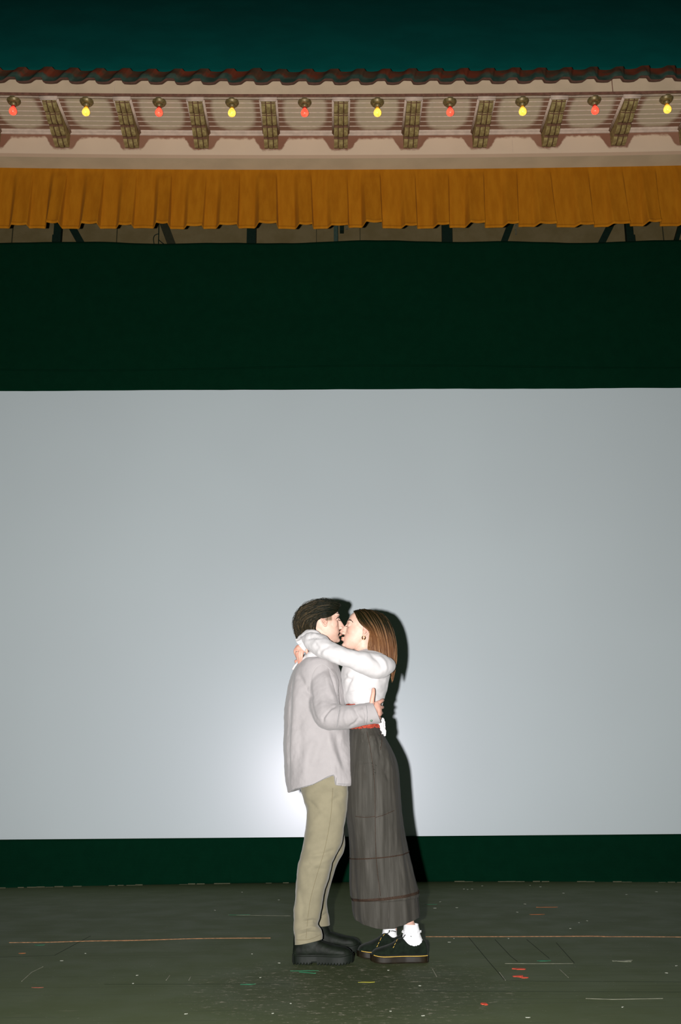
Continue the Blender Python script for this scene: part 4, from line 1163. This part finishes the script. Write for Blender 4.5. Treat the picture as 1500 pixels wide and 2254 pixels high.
# ---- top
tp = M()
ttor = slab([(1431, 792, 836, WY, .060), (1438, 782, 844, WY, .105), (1448, 770, 852, WY, .150), (1460, 758, 858, WY, .172), (1475, 752, 860, WY, .176), (1495, 751, 858, WY, .170), (1515, 754, 854, WY, .160), (1535, 757, 848, WY, .150), (1552, 760, 843, WY, .140), (1572, 764, 838, WY, .134), (1596, 768.5, 840, WY, .137)], 110, 100, 2.2, False, False)
zf = P(760, 1556, WY).z
for i, p in enumerate(ttor.v):     # hem rises at the front, dips at the back
    x, y = PJ(Vector((p.x, WY, p.z)))
    k = sst(y, 1540, 1596)*(1-sst(x, 785, 822)); ttor.v[i] = p+Vector((0, 0, k*(P(760, 1563, WY).z-P(760, 1596, WY).z)))
ttor.noise(.004, 9, 3); ttor.noise(.0025, 24, 7)
ttor.crease([([(760, 1528), (785, 1522), (805, 1537), (812, 1552)], 2.2, .005), ([(757, 1485), (768, 1495), (775, 1500)], 4, -.008), ([(772, 1478), (762, 1500), (758, 1515)], 4, .006), ([(780, 1482), (768, 1505), (760, 1530)], 3, -.005),
             ([(850, 1500), (825, 1490), (800, 1492)], 4, -.005), ([(856, 1485), (840, 1478), (826, 1492)], 3, -.006), ([(850, 1520), (825, 1510), (800, 1512)], 5, .004), ([(846, 1538), (830, 1525), (805, 1520)], 5, -.004)])
tp.add(ttor)
arm = tube([V(851, 1466, 5.36, .050, .044), V(840, 1466, 5.325, .060, .064), V(822, 1464, 5.295, .060, .066), V(798, 1458, 5.265, .056, .056), V(770, 1450, 5.245, .052, .048), V(745, 1441, 5.25, .052, .048), V(720, 1430, 5.28, .052, .052), V(703, 1420, 5.325, .055, .058), V(690, 1414, 5.36, .050, .052), V(679, 1411, 5.385, .040, .040), V(670, 1412, 5.40, .030, .030)], n=48, m=130, up=(0, 1, 0))
arm.noise(.006, 11, 5); arm.noise(.003, 26, 9)
arm.crease([([(712, 1404), (690, 1402), (672, 1407)], 3, -.009), ([(700, 1398), (684, 1394), (670, 1398)], 3, .006), ([(725, 1420), (712, 1428), (700, 1440)], 4, -.006), ([(690, 1412), (700, 1425), (690, 1440)], 4, -.007),
            ([(756, 1432), (752, 1445), (740, 1456)], 4, -.004), ([(815, 1440), (835, 1455), (845, 1475)], 4, -.006), ([(830, 1440), (848, 1458), (852, 1480)], 4, .005), ([(800, 1440), (780, 1455), (760, 1462)], 5, .003)])
tp.add(arm)
# gathered cuff
cf = M(); rs = []
ca, cb_ = P(676, 1411, 5.392), P(664, 1422, 5.402); ax = (cb_-ca).normalized(); s1 = ax.cross(Vector((0, 1, 0))).normalized(); s2_ = ax.cross(s1)
for j in range(9):
    t = j/8; rr = []
    for i in range(72):
        a = 2*math.pi*i/72; r_ = (.036-.010*math.sin(t*math.pi)*.4+.012*t)*(1+.09*t*math.sin(a*9))
        rr.append(ca.lerp(cb_, t)+(s1*math.cos(a)+s2_*math.sin(a)*.85)*r_)
    rs.append(rr)
cf = loft(rs); tp.add(cf)
# folds of the bunched sleeve falling over his collar
tp.add(tube([V(706, 1433, 5.335, .022, .030), V(690, 1440, 5.36, .020, .024), V(676, 1449, 5.385, .014, .018), V(668, 1456, 5.40, .008, .010)], n=20, m=30).noise(.004, 30, 4))
tp.add(tube([V(700, 1398, 5.35, .018), V(688, 1394, 5.37, .022), V(674, 1397, 5.40, .020), V(663, 1406, 5.43, .016), V(657, 1412, 5.44, .010)], n=20, m=30).noise(.004, 30, 5))
# far sleeve, its tip showing behind his shoulder
tp.add(tube([V(848, 1464, 5.58, .052), V(825, 1456, 5.63, .056), V(795, 1447, 5.68, .050), V(755, 1437, 5.71, .046), V(715, 1440, 5.68, .042), V(682, 1450, 5.62, .036), V(662, 1458, 5.575, .032)], n=28, m=60))
tp.add(tube([V(662, 1456, 5.56, .016), V(652, 1465, 5.55, .013), V(646, 1472, 5.55, .008)], n=14, m=12).noise(.003, 40, 4))
top = tp.build('blouse', M_GAUZE, wom)
# tied ruffle at the back waist
rf = M()
for k, pts in enumerate(([(835, 1583), (840, 1590), (843, 1600), (846, 1610), (848, 1619)], [(833, 1585), (838, 1595), (842, 1604), (844, 1614)], [(836, 1582), (843, 1586), (846, 1594), (845, 1603)], [(818, 1593), (825, 1591), (832, 1590), (838, 1593)], [(815, 1596), (822, 1594), (829, 1598), (836, 1598)], [(834, 1588), (839, 1600), (841, 1609)])):
    rf.add(tube([V(x, y, 5.375+.006*k+.004*(i % 2), .0022, .007+.004*((i+k) % 2)) for i, (x, y) in enumerate(pts)], n=12, m=40).noise(.005, 70, k))
rf.build('tie', M_GAUZE, top)
pk = M()
for k in range(12):
    t = k/11; pk.add(ball(P(861+1.5*math.sin(k*2.1), 1457+t*22, 5.40), (.0035, .003, .0042), 8, 6))
pk.build('picot_edge', M_GAUZE, top)
# ---- red lace under the top
cm = slab([(1551, 761, 840, WY, .128), (1556, 763, 839, WY, .130), (1575, 767, 838, WY, .126), (1592, 769, 838.5, WY, .133), (1599, 770, 839, WY, .138), (1606, 770, 838, WY, .139)], 96, 40, 2.2, False, False)
cm.noise(.003, 60, 3); cmo = cm.build('camisole', M_RED, wom)
rnd = random.Random(5); fr_ = M()
for k in range(26):
    x = 762+rnd.random()*22; fr_.add(ball(P(x, 1555+rnd.random()*3.5+(x-762)*.05, 5.335+.0015*k*0), (.0045, .003, .003), 8, 6))
fr_.build('lace_trim', M_RED, cmo); fr_ = M()
for k in range(60):
    x = 773+rnd.random()*62; fr_.add(ball(P(x, 1599+rnd.random()*5-(x-773)*.045, WY-.139*math.sqrt(max(.05, 1-((x-804)/37)**2))-.004), (.005, .003, .0035), 8, 6))
fr_.build('lace_trim', M_RED, cmo)

# ---- long skirt
srows = [(1603, 770, 838.5, WY, .138), (1612, 769, 842, WY, .146), (1625, 768, 849, WY, .158), (1645, 767, 860, WY+.002, .172), (1670, 766, 871, WY+.004, .184), (1700, 764, 877, WY+.006, .192), (1735, 763, 880, WY+.008, .196), (1790, 762.5, 885, WY+.010, .198), (1830, 767, 891, WY+.012, .196),
         (1875, 770, 900, WY+.014, .194), (1905, 770.5, 908, WY+.016, .194), (1945, 771, 917, WY+.018, .196), (1965, 772.5, 922, WY+.02, .198), (1990, 774, 924, WY+.02, .198), (2012, 776, 925.5, WY+.02, .197), (2026, 780, 926, WY+.02, .194)]
sk_m = slab(srows, 180, 220, 2.2, False, False)
for i, p in enumerate(sk_m.v):
    a = math.atan2(p.y-(WY+.02), p.x-P(848, 1900, WY).x); h = 1.0-sst(p.z, .15, CAMH+.15)
    n_ = Vector((math.cos(a), math.sin(a), 0)); sk_m.v[i] = p+n_*.0035*h*(math.sin(a*11+1)+.6*math.sin(a*19+2+p.z*2))+Vector((0, 0, .010*h*math.sin(a*2+.7)*sst(-p.z, -.25, -.10)))
for i, p in enumerate(sk_m.v):
    x, y = PJ(Vector((p.x, WY, p.z))); t = sst(y, 1960, 2026)
    hk = [(760, 0), (782, -2), (800, 3), (830, 7), (858, 6), (880, 0), (900, -6), (925, -10), (960, -11)]; dy = 0
    for (xa, ya), (xb, yb) in zip(hk, hk[1:]):
        if xa <= x <= xb: dy = ya+(yb-ya)*sst(x, xa, xb)
    sk_m.v[i] = p-Vector((0, 0, dy/440*t))
    if p.z < P(850, 1974, WY).z: sk_m.v[i] -= Vector((p.x-P(848, 1990, WY).x, p.y-(WY+.02), 0)).normalized()*.007
sk_m.noise(.004, 7, 3, zs=.4); sk_m.noise(.0018, 26, 7, zs=.35)
sk_m.crease([([(808, 1612), (816, 1650), (824, 1700), (826, 1760), (828, 1800)], 4, -.009), ([(838, 1615), (850, 1650), (862, 1700)], 6, .005), ([(828, 1612), (836, 1640), (838, 1670)], 3, -.005), ([(785, 1612), (788, 1650), (786, 1680)], 6, -.004),
              ([(867, 1720), (872, 1800), (874, 1880)], 3, .006), ([(845, 1700), (842, 1770), (846, 1860)], 5, .004), ([(780, 1700), (783, 1780), (783, 1880)], 7, .004), ([(835, 1800), (838, 1860), (845, 1960)], 5, .004),
              ([(782, 1797), (805, 1799), (824, 1797)], 2, -.004), ([(828, 1800), (845, 1794), (868, 1784)], 2.5, -.005), ([(850, 1680), (848, 1700), (858, 1720)], 4, -.005), ([(785, 1680), (800, 1678), (820, 1676)], 2, -.003), ([(826, 1900), (832, 1950), (836, 2040)], 5, -.004), ([(880, 1900), (893, 1950), (900, 2000)], 6, -.004)])
sko = sk_m.build('skirt', M_SKT, wom)
sd = sko.modifiers.new('s', 'SOLIDIFY'); sd.thickness = .003; sd.offset = -1
def band(py0, py1, grow, mat, name, tilt=0.0, lift=0.0):
    """a flat strip sewn round the skirt between two heights"""
    t = BVHTree.FromPolygons(sk_m.v, sk_m.f); z0 = P(850, py0, WY).z; z1 = P(850, py1, WY).z; rs = []
    cx, cy = P(846, (py0+py1)/2, WY).x, WY+.015
    for k in range(5):
        z = z0+(z1-z0)*k/4; rr = []
        for i in range(360):
            a = 2*math.pi*i/360; d = Vector((math.cos(a), math.sin(a), 0)); zz = z+tilt*math.cos(a)
            h = t.ray_cast(Vector((cx, cy, zz)), d)
            if h[0] is None: rr.append(rr[-1] if rr else Vector((cx, cy, zz)))
            else: rr.append(h[0]+d*(grow+(.0016 if 0 < k < 4 else 0)))
        rs.append(rr)
    return loft(rs).build(name, mat, sko)
band(1604, 1611, .0015, M_SKT, 'waistband')
band(1880, 1882.6, .0018, M_BAND, 'tier_seam', .016)
band(1967, 1973, .0022, M_BAND, 'lace_band', .018)
seams('seam', M_BAND, sko, sk_m, [[(808, 1611), (816, 1650), (823, 1700), (826, 1760), (828, 1880), (838, 1972)], [(783, 1797), (805, 1799), (826, 1797)], [(828, 1799), (845, 1794), (868, 1784)], [(836, 1612), (841, 1630), (838, 1650)]], .0016)
seams('frayed_stitch', M_GROOVE, sko, sk_m, [[(x-1, y), (x+1.2, y+1.5)] for (x, y) in ((819, 1679), (821, 1686), (824, 1693), (826, 1700), (828, 1684), (823, 1704), (835, 1618), (837, 1626), (839, 1635), (838, 1644))], .0012)

# ---- shoes and socks
SH = []
def make_lace_up(parent, x0, Y, rz, L=.285, sock_top=.185, tie=1.0):
    mt = Matrix.Translation((x0, Y, 0)) @ Matrix.Rotation(rz, 4, 'Z')
    u = shoe_upper(L, [(.012, .078, .020), (.05, .100, .028), (.14, .102, .033), (.24, .094, .036), (.34, .094, .037), (.44, .112, .037), (.52, .108, .038), (.62, .090, .044), (.74, .078, .047), (.84, .070, .045), (.91, .064, .038), (.96, .056, .027), (.995, .042, .013)], 0)
    u = remesh(u, .0035, 6, .5).xf(mt); u.noise(.0012, 26, 2)
    so = u.build('shoe', M_SUEDE, parent)
    sole_mesh(L+.004, .044, .0, .030, lug=.0, toe=.010, grow=.008).xf(mt).build('sole', M_WSOLE, so, smooth=False)
    # welt stitching
    st_ = M(); pr = sole_pr()
    for sy in (-1, 1):
        for k in range(4, 194, 5):
            a, b = pr[k], pr[k+3]
            sx0, sx1 = k/200, (k+3)/200
            z = lambda q: .0320+.008*max(0, (q-.78)/.22)**2
            st_.add(tube([(mt @ Vector((sx0*L, sy*(.044*a[1]+.0045), z(sx0))), .0015), (mt @ Vector((sx1*L, sy*(.044*b[1]+.0045), z(sx1))), .0015)], n=6))
    tag(st_.build('welt_stitching', M_STITCH, so), kind='stuff')
    lc = M()
    for k in range(4):
        s_ = .43+k*.045; z = .108-.0055*k
        lc.add(tube([(mt @ Vector((s_*L, -.028, z-.006)), .0022), (mt @ Vector(((s_+.012)*L, 0, z+.003)), .0022), (mt @ Vector((s_*L, .028, z-.006)), .0022)], n=6, m=10))
    for sy in (-1, 1):
        lp = [(.44*L, 0, .112), (.40*L, sy*.022, .128), (.44*L, sy*.040, .120), (.455*L, sy*.015, .112)]
        lc.add(tube([(mt @ Vector(p), .0019) for p in lp], n=6, m=20))
        lc.add(tube([(mt @ Vector(p), .0019) for p in ((.44*L, 0, .112), (.36*L, sy*.018, .124), (.30*L, sy*.036, .122))], n=6, m=12))
    lc.build('laces', M_LACE, so)
    so['_m'] = 0
    SH.append(u)
    return so, mt
s1o, mt1 = make_lace_up(wom, P(942, 2085, 5.38).x, 5.38, math.pi+math.radians(3))
s2o, mt2 = make_lace_up(wom, P(901, 2070, 5.56).x, 5.56, math.pi+math.radians(14), L=.275)
for so_, u_, dx, dy in ((s1o, SH[0], 0, 0), (s2o, SH[1], -36, -2)):
    for (a, b) in (((851, 2078), (863, 2062)), ((873, 2072), (876, 2066)), ((869, 2080), (871, 2076)), ((880, 2062), (883, 2058)), ((866, 2086), (868, 2083)), ((877, 2058), (879, 2054))):
        q = drape_line(u_, [(a[0]+dx, a[1]+dy), (b[0]+dx, b[1]+dy)], .0011, m=5)
        if q.v: q.build('facing_stitch', M_STITCH, so_)
def make_sock(cx, Y, rows, parent):
    rs = []
    for (py, L_, R_, hy) in catmull(rows, 40):
        A = P(L_, py, Y); B = P(R_, py, Y); c = (A+B)/2; h = (B.x-A.x)/2
        rs.append([Vector((c.x+h*math.cos(2*math.pi*i/48), Y+hy*math.sin(2*math.pi*i/48), c.z)) for i in range(48)])
    o = loft(rs, False, True)
    for i, p in enumerate(o.v):
        a = math.atan2(p.y-Y, p.x-P(cx, 2050, Y).x); n_ = Vector((math.cos(a), math.sin(a), 0)); o.v[i] = p+n_*.0009*math.sin(a*22)
    o.noise(.002, 30, 2)
    s_ = o.build('sock', M_SOCK, parent)
    return s_, o
sock1, so1 = make_sock(908, 5.38, [(2034, 890, 922, .036), (2040, 889, 923, .038), (2047, 888, 925, .040), (2050, 887, 927, .043), (2054, 888, 926, .041), (2062, 886, 928, .040), (2070, 887, 931, .038), (2078, 890, 932, .036), (2090, 895, 930, .03)], wom)
sock2, so2 = make_sock(860, 5.56, [(2022, 846, 873, .036), (2035, 845, 873, .036), (2042, 844, 873, .038), (2048, 843, 874, .040), (2056, 842, 875, .038), (2066, 843, 876, .036), (2078, 846, 874, .03)], wom)
ru = M(); rr_ = []
c1 = P(906.5, 2050.5, 5.38)
for k in range(97):
    a = 2*math.pi*k/96; rr_.append((c1+Vector((.047*math.cos(a), .045*math.sin(a), .003*math.sin(a*12))), .0026+.001*math.sin(a*17)))
tube(rr_, n=6, caps=False).build('ruffle', M_SOCK, sock1)

# MARKS and scraps on the stage floor
def splinter(pts, w0, seed, name, label):
    rnd = random.Random(seed); o = M(); a = []; b = []
    n = 160; L = catmull(pts, n)
    for i, (x, y, w_) in enumerate(L):
        c = PF(x, y); h = w_*(.55+.9*abs(noise.noise(Vector((i*.13, seed, 0))))+.25*rnd.random())
        a.append(c+Vector((0, h, .0012))); b.append(c+Vector((0, -h*.5, .0012)))
    o.v = a+b
    for i in range(n-1): o.face((i, n+i, n+i+1, i+1))
    o.v += [p-Vector((0, 0, .0011)) for p in (a+b)]
    for i in range(n-1): o.face((i, i+1, 2*n+i+1, 2*n+i)); o.face((n+i, 3*n+i, 3*n+i+1, n+i+1))
    return tag(o.build(name, M_BAREWOOD, smooth=False), kind='structure')
splinter([(20, 2075, .004), (110, 2074, .014), (200, 2071.5, .016), (300, 2070, .018), (400, 2067, .012), (480, 2065.5, .014), (596, 2064.8, .008)], 1, 1, 'trim_3', '')
splinter([(938, 2062, .008), (1050, 2062, .010), (1200, 2061.5, .012), (1300, 2061, .024), (1345, 2062, .014), (1400, 2062, .012), (1520, 2063, .011)], 1, 2, 'trim_4', '')
def groove(pts, w_=.004, mat=None):
    o = M()
    for (p, q) in zip(pts, pts[1:]):
        a, b = PF(*p), PF(*q); d = (b-a).normalized(); s_ = Vector((-d.y, d.x, 0))*w_
        k = len(o.v); o.v += [a+s_+Vector((0, 0, .0008)), a-s_+Vector((0, 0, .0008)), b-s_+Vector((0, 0, .0008)), b+s_+Vector((0, 0, .0008))]
        o.v += [p_-Vector((0, 0, .0007)) for p_ in o.v[k:k+4]]
        o.face((k, k+1, k+2, k+3)); o.face((k, k+4, k+5, k+1)); o.face((k+1, k+5, k+6, k+2)); o.face((k+2, k+6, k+7, k+3)); o.face((k+3, k+7, k+4, k))
    return o
gv = M()
for l_ in ([(1032, 2063), (1075, 2115), (1112, 2158)], [(1090, 2068), (1125, 2105), (1140, 2117)], [(1160, 2068), (1210, 2110)], [(1225, 2075), (1265, 2120)], [(938, 2182), (1500, 2184)], [(230, 2167), (640, 2166)], [(0, 2107), (120, 2103), (200, 2060)], [(1115, 2159), (1500, 2162)]):
    gv.add(groove(l_, .0013))
tag(gv.build('trim_5', M_GROOVE, smooth=False), kind='structure')
lw_ = M(); M_SCR = plain('worn_pale_scratch', (.34, .33, .25), .8, .2, var=.3)
for l_ in ([(1112, 2121), (1180, 2121.5), (1262, 2121)], [(1290, 2198), (1350, 2200), (1400, 2199), (1460, 2198)], [(1100, 2140), (1113, 2158)], [(95, 2128), (70, 2140), (48, 2160)], [(374, 2147), (366, 2158)], [(420, 2150), (416, 2158)], [(1233, 2134), (1252, 2152)], [(952, 2132), (962, 2150)], [(502, 2014), (640, 2016)]):
    lw_.add(groove(l_, .0016))
tag(lw_.build('trim_6', M_SCR, smooth=False), kind='structure')

def scrap(name, px, py, wd, dp, rz, col, label, cat, group=None, h=.0012, seed=0, cross=False):
    rnd = random.Random(seed+int(px)); c = PF(px, py); o = M()
    def blob(w_, d_, r_):
        n = 14; top_ = []; 
        for i in range(n):
            a = 2*math.pi*i/n; k = .75+.5*rnd.random(); x = w_*math.cos(a)*k; y = d_*math.sin(a)*k
            top_.append(Vector((c.x+x*math.cos(r_)-y*math.sin(r_), c.y+x*math.sin(r_)+y*math.cos(r_), h*(1+.6*rnd.random()))))
        bot = [Vector((p.x, p.y, .0002)) for p in top_]
        o.add(loft([bot, top_], False, True))
    blob(wd, dp, rz)
    if cross: blob(wd, dp, rz+1.35)
    ob = o.build(name, col, org=(c.x, c.y, 0), smooth=False)
    return tag(ob, label, cat, group)
M_TR = plain('red_tape', (.75, .08, .035), .7, .3); M_TG = plain('green_tape', (.02, .16, .075), .7, .3); M_TY = plain('yellow_leaf', (.33, .30, .03), .7, .3)
M_TGR = plain('grey_tape', (.22, .23, .17), .8, .2); M_W = plain('white_scrap', (.42, .43, .36), .8, .2); M_TO = plain('orange_scrap', (.45, .15, .05), .8, .2)
scrap('tape_scrap', 1143, 2133, .030, .020, -.3, M_TR, 'upper red tape scrap of the close pair on the right floor', 'tape')
scrap('tape_scrap', 1141, 2149, .026, .018, .2, M_TR, 'lower red tape scrap of the close pair on the right floor', 'tape')
scrap('tape_scrap', 1154, 2152, .018, .016, .2, M_TR, 'small red tape scrap touching the lower red one', 'tape')
scrap('tape_scrap', 1067, 2210, .014, .022, .1, M_TR, 'lone red tape square near the bottom of the floor', 'tape')
scrap('tape_mark', 672, 2137, .060, .008, .05, M_TG, 'green tape cross on the floor in front of the black boot', 'tape', cross=False)
scrap('tape_mark', 676, 2141, .050, .007, -.5, M_TG, 'thin green tape strip crossing under the mark by the boot', 'tape')
scrap('tape_mark', 546, 2167, .032, .010, 0, M_TG, 'short green tape strip on the floor left of the couple', 'tape')
scrap('tape_mark', 87, 2080, .028, .016, .1, M_TG, 'small green tape mark below the bare wood seam at the far left', 'tape')
scrap('tape_mark', 1197, 2115, .032, .016, 0, M_TG, 'green paint-like tape mark just above the worn line on the right', 'tape')
scrap('tape_mark', 527, 2014, .06, .006, 0, M_TG, 'long thin green tape line on the back floor left of the boots', 'tape')
scrap('tape_mark', 948, 1991, .05, .006, 0, M_TG, 'thin green tape line on the back floor right of the skirt', 'tape')
scrap('leaf_scrap', 808, 2162, .036, .010, 0, M_TY, 'yellow-green leaf-shaped scrap on the floor below the shoes', 'scrap')
scrap('tape_mark', 1372, 2115, .050, .012, .25, M_TGR, 'grey tape cross on the right side of the floor', 'tape', cross=False)
scrap('tape_mark', 1368, 2116, .045, .010, -.5, M_TGR, 'grey tape strip crossing the grey mark on the right', 'tape')
scrap('wood_chip', 49, 2098.5, .018, .010, .3, M_TO, 'orange wood chip on the floor at the far left', 'scrap')
scrap('wood_chip', 83, 2174, .026, .010, 0, plain('rust_scrap', (.25, .08, .05), .8, .2), 'dull red chip on the lower left floor', 'scrap')
scrap('wood_chip', 1206, 1997, .075, .012, 0, M_TO, 'long orange-brown chip on the back floor at the right', 'scrap')
scrap('wood_chip', 1184, 2013, .050, .014, .1, M_TO, 'second orange-brown chip, below the long one at the right', 'scrap')
rnd = random.Random(21)
WS = [(293, 2165), (302, 2147), (136, 2115), (188, 2099), (410, 2232), (555, 2100), (614, 1981), (615, 2120), (574, 2152), (601, 2231), (640, 2209), (533, 1964), (473, 2004), (970, 1985), (958, 1999), (1006, 1998), (1139, 2008), (1156, 1990), (1256, 2044), (1275, 2031), (1293, 2027), (1163, 2240), (925, 2170), (932, 2236), (860, 2226), (1241, 1966), (1168, 1949), (1380, 1969), (1446, 1963), (1371, 2217), (1490, 2126), (1030, 1958), (1062, 1950), (1022, 1957), (1040, 1957), (855, 2136), (1000, 2066), (990, 2074), (1120, 2066), (1468, 2142), (1190, 1952)]
for i, (x, y) in enumerate(WS):
    scrap('paper_scrap', x, y, .003+.006*rnd.random(), .002+.004*rnd.random()+(.006 if y < 2040 else 0), rnd.uniform(-1, 1), M_W, 'tiny off-white paper fleck scattered on the dark stage floor', 'scrap', 'white flecks scattered over the stage floor', seed=i)

for o in bpy.data.objects:
    for k_ in ('_o', '_m'):
        if k_ in o: del o[k_]
